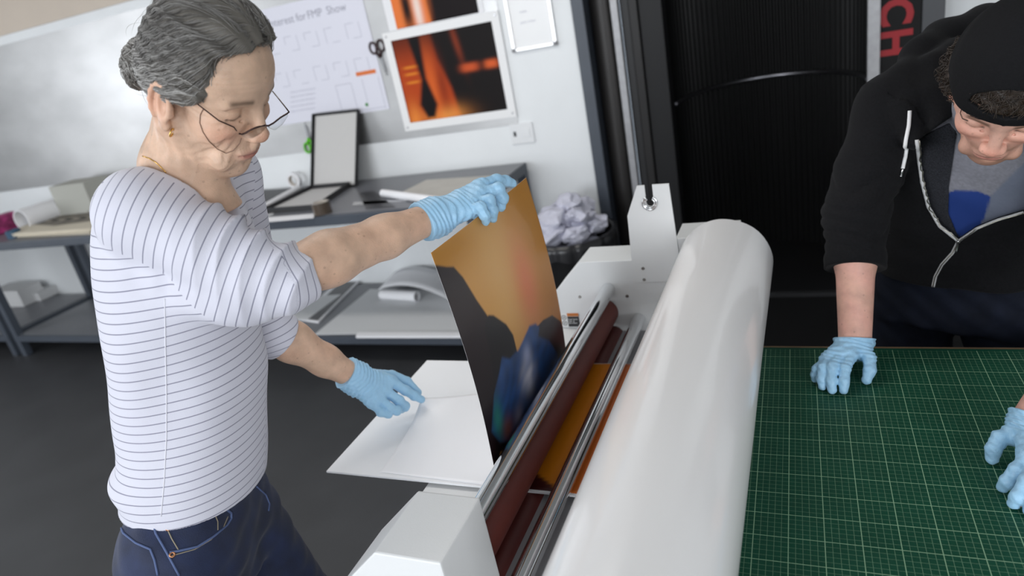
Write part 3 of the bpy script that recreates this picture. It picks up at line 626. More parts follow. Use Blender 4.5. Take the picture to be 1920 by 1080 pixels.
# ================================================================ LOWER SHELF
ss = lambda *a, **k: sheet_thing(*a, z=SH, **k)
_fp = ss('framed_photograph', [(556, 600), (598, 606), (676, 527), (640, 524)], 'dark photograph in a thin white frame lying on the lower shelf', 'photograph', M_paper, th=.010)
_pf = ss('photograph_face', [(566, 597), (596, 601), (668, 529), (640, 528)], 'near black photograph on the white framed one', 'photograph', mat('dark_photo', (.02, .02, .022), .3, noise=.5, nscale=9), th=.0006, up=.0102)
_pf.parent = _fp; _pf.location = _pf.location - _fp.location
for _k in ('label', 'category'): del _pf[_k]
ss('paper_stack', [(590, 628), (870, 622), (880, 545), (694, 543)], 'large white sheet lying on the lower shelf behind the mounting board', 'paper', mat('pale_grey_paper', (.62, .63, .64), .7), th=.004)
ss('white_board', [(668, 634), (872, 634), (872, 627), (672, 627)], 'white board edge at the front of the lower shelf', 'paper', M_paper, th=.014)
ss('grey_sheet', [(540, 598), (575, 600), (640, 552), (560, 558)], 'pale sheet overlapping the framed photograph on the lower shelf', 'paper', mat('pale_grey_paper', (.62, .63, .64), .7), th=.0008, up=.0112)
paper_roll('paper_roll', (716, 552), (782, 556), .030, 'short thick white paper roll on the lower shelf pile', z=SH + .0045)
def curl(u, v): return .10 * np.exp(-((u - .1) / .3) ** 2)
q = [bp(712, 556, SH + .012), bp(862, 578, SH + .012), bp(872, 540, SH + .012), bp(745, 520, SH + .012)]
cs = MB().sheet(q, .0015, 30, 4, lambda u, v: .10 * np.sin(math.pi * min(1, max(0, u * .9 + .1))) ** .7); c = np.array([-2.1, 1.7, SH]); cs.v = [tuple(np.array(v) - c) for v in cs.v]
o = cs.build('curled_paper', M_paper, None, True); o.location = tuple(c); finish(o, 'big curled white sheet arching over the lower shelf pile', 'paper')
# shelf clutter at far left
for (pts, z0, hgt, lab, nm, m) in (([(20, 592), (66, 580), (58, 545), (12, 552)], SH, .14, 'white carton on the lower shelf of the left bench end', 'carton', mat('white_card', (.62, .62, .62), .7)),
                                   ([(68, 574), (98, 566), (84, 540), (64, 545)], SH, .07, 'small white box right of the carton on the lower shelf', 'small_box', mat('white_card', (.62, .62, .62), .7))):
    q = [bp(x, y, SH) for x, y in pts]; mb = MB(); xs = [v[0] for v in q]; ys = [v[1] for v in q]
    c = np.array([np.mean(xs), np.mean(ys), z0]); mb.box((-.5 * (max(xs) - min(xs)) * .45, -.10, 0), (.5 * (max(xs) - min(xs)) * .45, .10, hgt), bev=.003); o = mb.build(nm, m); o.location = tuple(c); finish(o, lab, 'box')

fm = MB().box((-.55, .30, .0005), (1.6, 2.06, .008), bev=.002).build('floor_shade_sheet', mat('floor_shade_black', (.006, .006, .0065), .8, spec=.15))  # added dark sheet standing in for the shaded floor by the door
finish(fm, 'black sheet added as floor shade in front of the ribbed dark door, behind the work table', 'floor shade')
# ================================================================ WASTE BIN
bn = at(1062, 478, 'y', 1.80); be = empty('waste_bin', (-1.045, 1.84, 0), 'round black waste bin full of crumpled paper between the bench and the dark door', 'bin')
M_bin = mat('black_bin_plastic', (.012, .012, .013), .35)
R1, H1 = .235, .49
prof = [(.155, 0), (.175, .01), (R1 - .01, H1 - .03), (R1, H1), (R1 + .012, H1 + .004), (R1 + .012, H1 + .022), (R1 - .008, H1 + .022), (R1 - .02, H1 - .02), (.15, .02)]
mb = MB(); n = 48; vs = []; fs = []
for r, z in prof:
    for k in range(n): t = 2 * math.pi * k / n; vs.append((r * math.cos(t), r * math.sin(t), z))
for j in range(len(prof) - 1):
    for k in range(n): fs.append((j * n + k, j * n + (k + 1) % n, (j + 1) * n + (k + 1) % n, (j + 1) * n + k))
fs.append(tuple(range(n))[::-1]); fs.append(tuple((len(prof) - 1) * n + k for k in range(n)))
mb.add(vs, fs); auto_smooth(mb.build('bucket', M_bin, be), 50)
# bag liner folded over the rim
mb = MB(); vs = []; fs = []; rows = [(R1 - .02, H1 - .05), (R1 - .004, H1 + .028), (R1 + .016, H1 + .029), (R1 + .020, H1 - .01), (R1 + .018, H1 - .06)]
for j, (r, z) in enumerate(rows):
    for k in range(96): t = 2 * math.pi * k / 96; rr_ = r + (.004 * math.sin(t * 17) + .003 * math.sin(t * 29 + 1)) * (j > 1); vs.append((rr_ * math.cos(t), rr_ * math.sin(t), z + (.012 * math.sin(t * 7) if j == 4 else 0)))
for j in range(len(rows) - 1):
    for k in range(96): fs.append((j * 96 + k, j * 96 + (k + 1) % 96, (j + 1) * 96 + (k + 1) % 96, (j + 1) * 96 + k))
mb.add(vs, fs); mb.build('bag_liner', mat('black_bag', (.02, .02, .022), .28), be, True)
M_wst = mat('lilac_white_paper', (.62, .62, .72), .55)
R2 = random.Random(11)
k = 0
for ring_, nn, zz in ((.12, 6, .46), (.125, 6, .555), (.05, 3, .62), (.11, 4, .635), (.02, 1, .70)):
    for i in range(nn):
        t = 2 * math.pi * i / nn + ring_ * 9; k += 1
        x = be.location.x + ring_ * math.cos(t); y = be.location.y + ring_ * math.sin(t)
        bm = bmesh.new(); bmesh.ops.create_icosphere(bm, subdivisions=2, radius=1); rs_ = np.random.RandomState(k)
        for v in bm.verts: v.co = v.co * rs_.uniform(.62, 1.12)
        bmesh.ops.subdivide_edges(bm, edges=bm.edges[:], cuts=1, use_grid_fill=True)
        for v in bm.verts: v.co = v.co + Vector(rs_.normal(0, .035, 3).tolist())
        rad_ = R2.uniform(.075, .095); bm.transform(Matrix.Diagonal((rad_ * 1.05, rad_, rad_ * .62, 1)))
        mb = MB(); mb.bm(bm); o = mb.build('crumpled_paper', M_wst); o.location = (x, y, zz - .02)
        o.rotation_euler = (R2.uniform(-.5, .5), R2.uniform(-.5, .5), R2.uniform(0, 6)); finish(o, 'crumpled sheet of white paper heaped in the black bin', 'paper', 'crumpled paper in the bin')
# ================================================================ ORGANIC SHAPES: distance fields meshed with surface nets
def smin(a, b, k):
    if k <= 0: return np.minimum(a, b)
    h = np.clip(.5 + .5 * (b - a) / k, 0, 1); return b + (a - b) * h - k * h * (1 - h)
def rotm(f, up=(0, 0, 1)):
    f = np.array(f, float); f /= np.linalg.norm(f); l = np.cross(up, f); l /= np.linalg.norm(l); return np.c_[f, l, np.cross(f, l)]
class SDF:
    def __init__(s): s.ops = []; s.cuts = []
    def _add(s, mode, fn, lo, hi, k): s.ops.append((mode, fn, np.array(lo, float), np.array(hi, float), k)); return s
    def cone(s, a, b, ra, rb, k=.01, mode='u'):
        a, b = np.array(a, float), np.array(b, float); ba = b - a; l2 = ba @ ba + 1e-12
        def fn(p): pa = p - a; t = np.clip(pa @ ba / l2, 0, 1); return np.linalg.norm(pa - t[:, None] * ba, axis=1) - (ra + (rb - ra) * t)
        m = max(ra, rb); return s._add(mode, fn, np.minimum(a, b) - m, np.maximum(a, b) + m, k)
    def chain(s, pts, rs, k=.01, mode='u'):
        for i in range(len(pts) - 1): s.cone(pts[i], pts[i + 1], rs[i], rs[i + 1], k, mode)
        return s
    def ball(s, c, r, k=.01, mode='u'): return s.cone(c, c, r, r, k, mode)
    def ell(s, c, r, M=None, k=.01, mode='u'):
        c, r = np.array(c, float), np.array(r, float); M = np.eye(3) if M is None else M
        def fn(p): q = (p - c) @ M; k0 = np.linalg.norm(q / r, axis=1); k1 = np.linalg.norm(q / (r * r), axis=1); return k0 * (k0 - 1) / (k1 + 1e-9)
        m = max(r); return s._add(mode, fn, c - m, c + m, k)
    def loft(s, cs, ws, ds, A, F, k=.01, mode='u', p=2.3, end=.03):
        """cross sections with centres cs, half widths ws (sideways) and ds (front-back) stacked along axis A; F = facing"""
        cs = np.array(cs, float); A = np.array(A, float); A /= np.linalg.norm(A); F = np.array(F, float); F = F - A * (F @ A); F /= np.linalg.norm(F); L = np.cross(A, F)
        h = cs @ A; o = np.argsort(h); h = h[o]; cs = cs[o]; ws = np.array(ws)[o]; ds = np.array(ds)[o]; h0, h1 = h[0], h[-1]
        # smooth interpolation tables
        hh = np.linspace(h0, h1, 80)
        def sm(v):
            t = np.interp(hh, h, v); kx = np.hanning(11); kx /= kx.sum(); return np.convolve(np.pad(t, 5, 'reflect', reflect_type='odd'), kx, 'valid')
        cx, cy, cz = (sm(cs[:, i]) for i in range(3)); W_, D_ = sm(ws), sm(ds)
        def fn(q):
            H = q @ A; c = np.c_[np.interp(H, hh, cx), np.interp(H, hh, cy), np.interp(H, hh, cz)]; w = np.interp(H, hh, W_); d = np.interp(H, hh, D_)
            r = q - c; x = np.abs(r @ L) / w; y = np.abs(r @ F) / d; m = (x ** p + y ** p) ** (1 / p)
            e = (m - 1) * np.minimum(w, d) * .92; cap = np.maximum(h0 - H, H - h1)
            a, b = e, cap; hm = np.clip(.5 - .5 * (b - a) / end, 0, 1); return b + (a - b) * hm + end * hm * (1 - hm)
        m = max(ws.max(), ds.max()); return s._add(mode, fn, cs.min(0) - m, cs.max(0) + m, k)
    def disp(s, fn, lo, hi): return s._add('d', fn, lo, hi, 0)
    def cut(s, pt, n, k=.002):
        """remove everything on the side n points to"""
        pt, n = np.array(pt, float), np.array(n, float); n /= np.linalg.norm(n); s.cuts.append((lambda p: (p - pt) @ n, k)); return s
    def cutfn(s, fn, k=.002): s.cuts.append((fn, k)); return s
    def ev(s, P, ops=None):
        d = np.full(len(P), .08)
        for mode, fn, lo, hi, k in (s.ops if ops is None else ops):
            m = max(k, 0) + .03; sel = np.all((P > lo - m) & (P < hi + m), axis=1)
            if not sel.any(): continue
            q = P[sel]
            if mode == 'd': d[sel] += fn(q)
            elif mode == 'u': d[sel] = smin(d[sel], fn(q), k)
            else: d[sel] = -smin(-d[sel], fn(q), k)
        for fn, k in s.cuts: d = -smin(-d, -fn(P), k)
        return d
    def mesh(s, vox, n=20, proj=1):
        U = [o for o in s.ops if o[0] == 'u']; lo = np.min([o[2] for o in U], 0) - .02; hi = np.max([o[3] for o in U], 0) + .02
        bs = vox * n; nb = np.ceil((hi - lo) / bs).astype(int); G = np.stack(np.meshgrid(*[np.arange(k) for k in nb], indexing='ij'), -1).reshape(-1, 3)
        ctr = lo + (G + .5) * bs; hd = bs * .9 + .012; keep = np.zeros(len(G), bool)
        for j in range(0, len(G), 20000): keep[j:j + 20000] = np.abs(s.ev(ctr[j:j + 20000])) < max(hd, .0) if hd < .079 else True
        G = G[keep]; dims = (nb * n + 4).astype(np.int64); key = lambda I: ((I[..., 0] + 1) * dims[1] + I[..., 1] + 1) * dims[2] + I[..., 2] + 1
        VK, VP, Q = [], [], []; ax = np.arange(-1, n + 1); base = np.stack(np.meshgrid(ax, ax, ax, indexing='ij'), -1)
        for g in G:
            I = base + g * n; P = lo + I * vox; b0, b1 = P[0, 0, 0], P[-1, -1, -1]
            ops = [o for o in s.ops if np.all(o[2] - o[4] - .03 < b1) and np.all(o[3] + o[4] + .03 > b0)]
            if not ops: continue
            D = s.ev(P.reshape(-1, 3), ops).reshape(I.shape[:3]); S = D < 0
            if S.all() or not S.any(): continue
            m = n + 1; c8 = [(i, j, k) for i in (0, 1) for j in (0, 1) for k in (0, 1)]
            ssum = sum(S[i:i + m, j:j + m, k:k + m].astype(np.int8) for i, j, k in c8); act = (ssum > 0) & (ssum < 8); ci = np.argwhere(act)
            if not len(ci): continue
            acc = np.zeros((len(ci), 3)); cnt = np.zeros(len(ci))
            for a_ in range(3):
                for u in (0, 1):
                    for v in (0, 1):
                        o0 = [0, 0, 0]; oo = [x for x in range(3) if x != a_]; o0[oo[0]] = u; o0[oo[1]] = v; o1 = list(o0); o1[a_] = 1
                        i0 = ci + o0; i1 = ci + o1; d0 = D[i0[:, 0], i0[:, 1], i0[:, 2]]; d1 = D[i1[:, 0], i1[:, 1], i1[:, 2]]; cr = (d0 < 0) != (d1 < 0)
                        t = np.where(cr, d0 / np.where(cr, d0 - d1, 1), 0); p = np.tile(np.array(o0, float), (len(ci), 1)); p[:, a_] = t; acc[cr] += p[cr]; cnt[cr] += 1
            loc = acc / cnt[:, None]; gi = ci - 1 + g * n; VK.append(key(gi)); VP.append(lo + (gi + loc) * vox)
            for a_ in range(3):
                o = [1, 1, 1]; sl = tuple(slice(1, n + 1) for _ in range(3)); s2 = [slice(1, n + 1)] * 3; s2[a_] = slice(2, n + 2)
                if n + 2 > D.shape[a_] : pass
                A0 = S[sl]; 
                # owned edges run from sample i to i+1 (i in 0..n-1 of this block); last needs sample n -> available at index n+1
                A1 = S[tuple(slice(0, n) if False else (slice(2, n + 2) if x == a_ else slice(1, n + 1)) for x in range(3))]
                if A1.shape != A0.shape:
                    A0 = A0[tuple(slice(0, A1.shape[x]) for x in range(3))]
                e = np.argwhere(A0 != A1)
                if not len(e): continue
                fl = A0[e[:, 0], e[:, 1], e[:, 2]]; E = e + g * n; b1_, c1_ = (a_ + 1) % 3, (a_ + 2) % 3
                def sh(db, dc): X = E.copy(); X[:, b1_] -= db; X[:, c1_] -= dc; return key(X)
                q = np.stack([sh(1, 1), sh(0, 1), sh(0, 0), sh(1, 0)], 1); q[~fl] = q[~fl][:, ::-1]; Q.append(q)
        VK = np.concatenate(VK); VP = np.concatenate(VP); Q = np.concatenate(Q); uk, ui = np.unique(VK, return_index=True); V = VP[ui]
        F = np.searchsorted(uk, Q); F = np.minimum(F, len(uk) - 1); ok = (uk[F] == Q).all(1); F = F[ok]
        for _ in range(proj):
            e = vox * .5; d = s.ev(V); gx = np.stack([s.ev(V + np.eye(3)[i] * e) - s.ev(V - np.eye(3)[i] * e) for i in range(3)], 1) / (2 * e); gn = np.linalg.norm(gx, axis=1) + 1e-6
            st = np.clip(d / gn, -vox * .6, vox * .6); V = V - gx / gn[:, None] * st[:, None]
        return V, F
    def grad(s, V, e=.002):
        g = np.stack([s.ev(V + np.eye(3)[i] * e) - s.ev(V - np.eye(3)[i] * e) for i in range(3)], 1); return g / (np.linalg.norm(g, axis=1)[:, None] + 1e-9)
def mkorg(name, V, F, m, parent=None, attrs=None, label=None):
    """organic mesh from arrays; world coords -> local to parent"""
    off = np.array(parent.matrix_world.translation if False else parent.location) if parent else np.zeros(3)
    me = bpy.data.meshes.new(name); V = V - off; me.vertices.add(len(V)); me.vertices.foreach_set('co', V.astype(np.float32).ravel())
    F = np.asarray(F); me.loops.add(F.size); me.loops.foreach_set('vertex_index', F.astype(np.int32).ravel()); me.polygons.add(len(F))
    me.polygons.foreach_set('loop_start', np.arange(0, F.size, F.shape[1], dtype=np.int32)); me.update(calc_edges=True); me.validate(); me.polygons.foreach_set('use_smooth', np.ones(len(me.polygons), bool)); me.materials.append(m)
    for k, v in (attrs or {}).items():
        if v.ndim == 2:
            a = me.color_attributes.new(k, 'FLOAT_COLOR', 'POINT'); a.data.foreach_set('color', np.c_[v, np.ones(len(v))].astype(np.float32).ravel())
        else: a = me.attributes.new(k, 'FLOAT', 'POINT'); a.data.foreach_set('value', v.astype(np.float32))
    o = bpy.data.objects.new(name, me); COL.objects.link(o)
    if parent: o.parent = parent
    if label: o['label'] = label
    return o
from mathutils.bvhtree import BVHTree
def bvh_of(V, F): return BVHTree.FromPolygons([tuple(v) for v in V], [tuple(f) for f in F.tolist()])
def cast(bv, x, y, lift=.001, tmax=4.):
    d = ray(x, y); dn = d / np.linalg.norm(d); h = bv.ray_cast(Vector(CAMC.tolist()), Vector(dn.tolist()), tmax)
    if h[0] is None: return None
    return np.array(h[0]) + np.array(h[1]) * lift * (1 if np.dot(h[1], dn) < 0 else -1)
def cast_line(bv, pts, lift=.001, n=4):
    out = []
    for i in range(len(pts) - 1):
        for k in range(n):
            t = k / n; p = cast(bv, pts[i][0] * (1 - t) + pts[i + 1][0] * t, pts[i][1] * (1 - t) + pts[i + 1][1] * t, lift)
            if p is not None: out.append(p)
    p = cast(bv, pts[-1][0], pts[-1][1], lift)
    if p is not None: out.append(p)
    return out
def locals_(pts, parent): o = np.array(parent.location); return [tuple(np.array(p) - o) for p in pts]
def tube_on(name, bv, pts, r, m, parent, lift=.001, n=4, seg=6, label=None, taper=None):
    P = cast_line(bv, pts, lift, n)
    if len(P) < 2: return None
    rs = r if not taper else [r * (1 - (1 - taper) * i / (len(P) - 1)) for i in range(len(P))]
    return MB().tube(locals_(P, parent), rs, seg).build(name, m, parent, True, label)
def wav(P, K, ph=0): return np.sin(P @ np.array(K, float) + ph)
# ---- skin
def skin_mat(name, warm=1.):
    m = mat(name, (1, 1, 1), .48, spec=.4, sss=.12); nt = m.node_tree; b = nt.nodes['Principled BSDF']
    a = nt.nodes.new('ShaderNodeAttribute'); a.attribute_name = 'Col'; tc = nt.nodes.new('ShaderNodeTexCoord')
    n = nt.nodes.new('ShaderNodeTexNoise'); n.inputs['Scale'].default_value = 38; n.inputs['Detail'].default_value = 6; nt.links.new(tc.outputs['Object'], n.inputs['Vector'])
    r = nt.nodes.new('ShaderNodeMapRange'); r.inputs[1].default_value = .3; r.inputs[2].default_value = .7; r.inputs[3].default_value = .84; r.inputs[4].default_value = 1.12; nt.links.new(n.outputs[0], r.inputs[0])
    v = nt.nodes.new('ShaderNodeVectorMath'); v.operation = 'SCALE'; nt.links.new(a.outputs['Color'], v.inputs[0]); nt.links.new(r.outputs[0], v.inputs['Scale'])
    # sparse freckles
    n2 = nt.nodes.new('ShaderNodeTexVoronoi'); n2.inputs['Scale'].default_value = 62; nt.links.new(tc.outputs['Object'], n2.inputs['Vector'])
    r2 = nt.nodes.new('ShaderNodeMapRange'); r2.inputs[1].default_value = .08; r2.inputs[2].default_value = .16; r2.inputs[3].default_value = .80; r2.inputs[4].default_value = 1.0; nt.links.new(n2.outputs['Distance'], r2.inputs[0])
    v2 = nt.nodes.new('ShaderNodeVectorMath'); v2.operation = 'SCALE'; nt.links.new(v.outputs[0], v2.inputs[0]); nt.links.new(r2.outputs[0], v2.inputs['Scale']); nt.links.new(v2.outputs[0], b.inputs['Base Color'])
    n3 = nt.nodes.new('ShaderNodeTexNoise'); n3.inputs['Scale'].default_value = 420; nt.links.new(tc.outputs['Object'], n3.inputs['Vector']); bp_n = nt.nodes.new('ShaderNodeBump'); bp_n.inputs['Distance'].default_value = .0004; nt.links.new(n3.outputs[0], bp_n.inputs['Height']); nt.links.new(bp_n.outputs[0], b.inputs['Normal'])
    return m
M_skin = skin_mat('skin')
def glove_mat():
    m = mat('blue_nitrile', C3(158, 202, 232), .42, noise=.05, nscale=25, spec=.45, sss=.05); nt = m.node_tree; b = nt.nodes['Principled BSDF']
    tc = nt.nodes.new('ShaderNodeTexCoord'); n = nt.nodes.new('ShaderNodeTexNoise'); n.inputs['Scale'].default_value = 95; n.inputs['Detail'].default_value = 3; n.inputs['Distortion'].default_value = 1.2; nt.links.new(tc.outputs['Object'], n.inputs['Vector'])
    bn = nt.nodes.new('ShaderNodeBump'); bn.inputs['Distance'].default_value = .0016; bn.inputs['Strength'].default_value = .8; nt.links.new(n.outputs[0], bn.inputs['Height']); nt.links.new(bn.outputs[0], b.inputs['Normal']); return m
M_glove = glove_mat()
def hand_ops(s, W, MC, FG, TH, sc=1., glove=True, arm=None, N=None):
    """W wrist, MC four knuckles (index..little), FG four lists of joints after the knuckle, TH thumb joints; N back-of-hand normal"""
    W = np.array(W); MC = [np.array(p) for p in MC]; g = 1.0 if glove else .86
    fr = [.0098, .0100, .0094, .0084]
    for i, c in enumerate(MC):
        wi = W + (c - W) * .12 + (MC[i] - np.mean(MC, 0)) * .30
        s.cone(wi, c, .0165 * g * sc, (.0128 - .0008 * (i == 3)) * g * sc, .014)
    for i in range(3): s.cone(MC[i] * .92 + W * .08, MC[i + 1] * .92 + W * .08, .0112 * g * sc, .0112 * g * sc, .010); s.cone(MC[i] * .55 + W * .45, MC[i + 1] * .55 + W * .45, .0135 * g * sc, .0135 * g * sc, .012)
    for i, j in enumerate(FG):
        pts = [MC[i]] + [np.array(p) for p in j]; r = fr[i] * g * sc; rs = [r * 1.12, r * 1.06, r * .97, r * .84][:len(pts)]
        if len(pts) == 3: rs = [r * 1.12, r * 1.04, r * .86]
        for q in range(len(pts) - 1): s.cone(pts[q], pts[q + 1], rs[q], rs[q + 1], .0035)
        for q in pts[1:-1]: s.ball(q, r * 1.08, .003)
    T_ = [np.array(p) for p in TH]; rt = [.0165, .0122, .0112, .0092]
    for q in range(len(T_) - 1): s.cone(T_[q], T_[q + 1], rt[q] * g * sc, rt[q + 1] * g * sc, .008 if q == 0 else .004)
    return s
def glove_obj(name, W, MC, FG, TH, elbow, parent, label, sc=1., cuff=.035, cr=.031, ratio=.78, vox=.0016, nrm=None):
    s = SDF(); hand_ops(s, W, MC, FG, TH, sc)
    W = np.array(W); ax = np.array(elbow) - W; ax /= np.linalg.norm(ax); n0 = np.array(nrm if nrm is not None else (0, 0, 1.)); 
    ctr = [W - ax * .012, W + ax * cuff * .5, W + ax * cuff]; s.loft(ctr + [W + ax * (cuff + .012)], [.031 * sc, cr * 1.0, cr * 1.06, cr * 1.08], [.024 * sc, cr * ratio, cr * ratio * 1.06, cr * ratio * 1.08], ax, n0, k=.02, p=2.0, end=.004)
    s.chain([W, W - ax * .02], [.024 * sc, .02 * sc], .02)
    # crinkles across the wrist and back of the hand
    lo = W - .16; hi = W + .16
    def cr_(p):
        h = (p - W) @ ax; return .0009 * np.sin(h * 620 + 3 * wav(p, (70, 55, 60))) * np.exp(-((h + .015) / .045) ** 2) + .0005 * wav(p, (310, 180, 260)) * wav(p, (150, -240, 190), 1.)
    s.disp(cr_, lo, hi); s.cut(W + ax * (cuff + .002), ax, .001)
    def inner(p): q = p - W; h = q @ ax; return np.where(h > cuff - .012, np.linalg.norm(q - h[:, None] * ax, axis=1) - cr * ratio * .9, .05)
    V, F = s.mesh(vox, 24); o = mkorg(name, V, F, M_glove, parent, label=label)
    # rolled bead at the cuff
    return o, V, F
def seam_attr(P): return P
# ================================================================ THE WOMAN
P3 = lambda x, y, t: PT(x, y, t)
def srgb(*c): return np.array(C3(*c))
wyaw = math.radians(20); WF = np.array([math.cos(wyaw), math.sin(wyaw), 0]); WL = np.array([-WF[1], WF[0], 0])
w_neck, w_pel = P3(322, 318, 1.04), P3(365, 930, 1.22)
woman_loc = (float(w_pel[0]), float(w_pel[1]), 0.)
# joints
HS = 1.0; HP = np.array([-.704, -.622, 1.602]); 
def eul(y, p, r):
    y, p, r = map(math.radians, (y, p, r)); cy, sy = math.cos(y), math.sin(y); Fv = np.array([cy * math.cos(p), sy * math.cos(p), math.sin(p)]); Lf = np.array([-sy, cy, 0]); M = np.c_[Fv, Lf, np.cross(Fv, Lf)]; c, s_ = math.cos(r), math.sin(r); return M @ np.array([[1, 0, 0], [0, c, -s_], [0, s_, c]])
HM = eul(4.7, -40, 9.4)
def hw_(p, M=HM, O=HP, sc=HS): return O + np.array(p) * sc @ M.T
sR = P3(268, 402, .985); eR = P3(528, 520, 1.02); wR = P3(812, 408, 1.205)
sL = w_neck + np.array([0, 0, -.045]) + WL * .165; eL = P3(497, 612, 1.33); wL = P3(664, 707, 1.475)

def head_sdf(hp, sex='f', eyes_down=True):
    """hp maps head coordinates (x forward, y left, z up, origin between the ears) to the world"""
    s = SDF(); M = (np.array([hp((1, 0, 0)), hp((0, 1, 0)), hp((0, 0, 1))]) - hp((0, 0, 0))).T; sc = np.linalg.norm(M[:, 0]); M = M / sc
    E = lambda c, r, k=.01, mode='u', R=None: s.ell(hp(c), np.array(r) * sc, M if R is None else M @ R, k * sc, mode)
    K = lambda a, b, ra, rb, k=.008, mode='u': s.cone(hp(a), hp(b), ra * sc, rb * sc, k * sc, mode)
    E((.004, 0, .053), (.085, .073, .080), .01); E((.040, 0, .052), (.052, .063, .058), .02); E((.045, 0, -.012), (.046, .057, .066), .02)
    for y in (-1, 1):
        E((.060, y * .037, -.010), (.024, .022, .022), .018); K((.0, y * .055, -.040), (.068, y * .014, -.088), .019, .016, .02)
        K((.084, y * .010, .038), (.074, y * .043, .036), .0095, .0085, .010)           # brow
        E((.090, y * .032, .018), (.013, .017, .011), .012, 's'); E((.0700, y * .032, .0175), (.0155, .0168, .0145), .003)   # socket, closed lid over the eye
        E((.078, y * .030, -.004), (.010, .016, .006), .010)                             # pouch under the eye
        s.cone(hp((.0845, y * .020, .0115)), hp((.0785, y * .044, .0105)), .0009 * sc, .0009 * sc, .0022 * sc, 's')  # lash slit
        s.cone(hp((.086, y * .018, .026)), hp((.078, y * .045, .027)), .0010 * sc, .0010 * sc, .004 * sc, 's')       # lid crease
        E((.1015, y * .0125, -.017), (.010, .0065, .0075), .005)                          # nostril wing
        E((.104, y * .0065, -.0255), (.0055, .003, .003), .0025, 's')
        K((.099, y * .0185, -.022), (.0875, y * .0315, -.055), .0020, .0012, .007, 's'); K((.0875, y * .029, -.060), (.079, y * .029, -.084), .0018, .0012, .006, 's'); K((.081, y * .042, -.022), (.072, y * .046, -.050), .0012, .0008, .007, 's'); K((.085, y * .020, .004), (.077, y * .040, -.002), .0012, .0008, .004, 's'); E((.074, y * .033, -.070), (.014, .012, .014), .010)
        K((.075, y * .055, .018), (.060, y * .066, .012), .0006, .0004, .003, 's')
    E((.072, 0, -.050), (.027, .030, .034), .018); E((.0745, 0, -.092), (.017, .019, .015), .014); E((.045, 0, -.078), (.040, .036, .022), .02)
    K((.088, 0, .026), (.1065, 0, -.010), .0085, .0092, .010); E((.1055, 0, -.016), (.0105, .0110, .0095), .006)
    K((.103, 0, -.026), (.099, 0, -.042), .004, .005, .006)
    E((.0935, 0, -.0475), (.0085, .023, .0055), .006); E((.092, 0, -.0575), (.0088, .020, .0065), .006)
    K((.1035, 0, -.0525), (.094, .020, -.0530), .0008, .0008, .003, 's'); K((.1035, 0, -.0525), (.094, -.020, -.0530), .0008, .0008, .003, 's'); K((.094, 0, -.071), (.092, .006, -.071), .003, .003, .008, 's')
    for y in (-1, 1):   # ears
        c, s_ = math.cos(.35 * y), math.sin(.35 * y); Rz = np.array([[c, -s_, 0], [s_, c, 0], [0, 0, 1]]); c, s_ = math.cos(-.22), math.sin(-.22); Ry = np.array([[c, 0, s_], [0, 1, 0], [-s_, 0, c]]); RR = Rz @ Ry
        E((.000, y * .0735, .000), (.0175, .0065, .030), .004, 'u', RR); E((.008, y * .0725, -.030), (.009, .006, .010), .005, 'u', RR)
        E((.008, y * .082, .002), (.010, .007, .018), .003, 's', RR)
        rim = [(.008 + .0155 * math.cos(t) - .008, y * (.0775 + .002 * math.sin(t)), .002 + .029 * math.sin(t)) for t in np.linspace(-.9, 4.2, 12)]
        for a, b in zip(rim[:-1], rim[1:]): K(a, b, .0034, .0034, .003)
        K((.016, y * .074, -.010), (.015, y * .075, .002), .0042, .0035, .003)
    return s
def in_head(V, hp_inv): return hp_inv(V)
def head_colour(V, hp, base, lips, brow, sex='f'):
    M = (np.array([hp((1, 0, 0)), hp((0, 1, 0)), hp((0, 0, 1))]) - hp((0, 0, 0))).T; q = (V - hp((0, 0, 0))) @ np.linalg.inv(M).T
    c = np.tile(base, (len(V), 1)); ay = np.abs(q[:, 1])
    def g(cx, cy, cz, rx, ry, rz): return np.exp(-((q[:, 0] - cx) / rx) ** 2 - ((ay - cy) / ry) ** 2 - ((q[:, 2] - cz) / rz) ** 2)
    c = blend(c, base * np.array([1.08, .80, .76]), np.clip(g(.075, .042, -.012, .03, .022, .020) + g(.115, 0, -.014, .016, .016, .014) + .8 * g(-.01, .085, .0, .03, .02, .04), 0, 1) * .75)
    c = blend(c, base * np.array([.74, .64, .58]), np.clip(g(.078, .034, .018, .014, .018, .010) + .8 * g(.084, .016, .010, .010, .006, .012) + .45 * g(.085, .034, -.004, .02, .012, .006) + .5 * g(.09, .031, -.052, .012, .006, .022), 0, 1) * .40)  # brownish shading painted into the eye sockets and nasolabial folds
    c = blend(c, lips, np.clip(1.5 * g(.1, 0, -.0525, .014, .021, .0075), 0, 1) * .75)
    arch = q[:, 2] - (.041 - .06 * np.abs(ay - .030)); c = blend(c, brow, np.exp(-(arch / .0042) ** 2) * sstep(.012, .018, ay) * (1 - sstep(.044, .052, ay)) * (q[:, 0] > .05) * .85)
    lash = np.exp(-((q[:, 2] - (.0108 + .05 * (ay - .032) ** 2 * 20)) / .0016) ** 2) * sstep(.018, .021, ay) * (1 - sstep(.044, .047, ay)) * (q[:, 0] > .06); c = blend(c, np.array(C3(48, 34, 28)), lash * .9)
    return c, q
SK_W = srgb(206, 173, 149); SK_M = srgb(214, 168, 150)
# ---- body: head, neck, trunk, arms, hands (inside gloves), legs
HB = head_sdf(hw_)
for a, b, ra, rb in ((hw_((-.008, 0, -.018)), w_neck + WF * .016 + np.array([0, 0, .0]), .045, .052), (w_neck + WF * .012, w_neck + WF * .01 - np.array([0, 0, .08]), .054, .075)): HB.cone(a, b, ra, rb, .022)
HB.cone(hw_((.028, 0, -.062)), w_neck + WF * .045 - np.array([0, 0, .015]), .026, .024, .03)
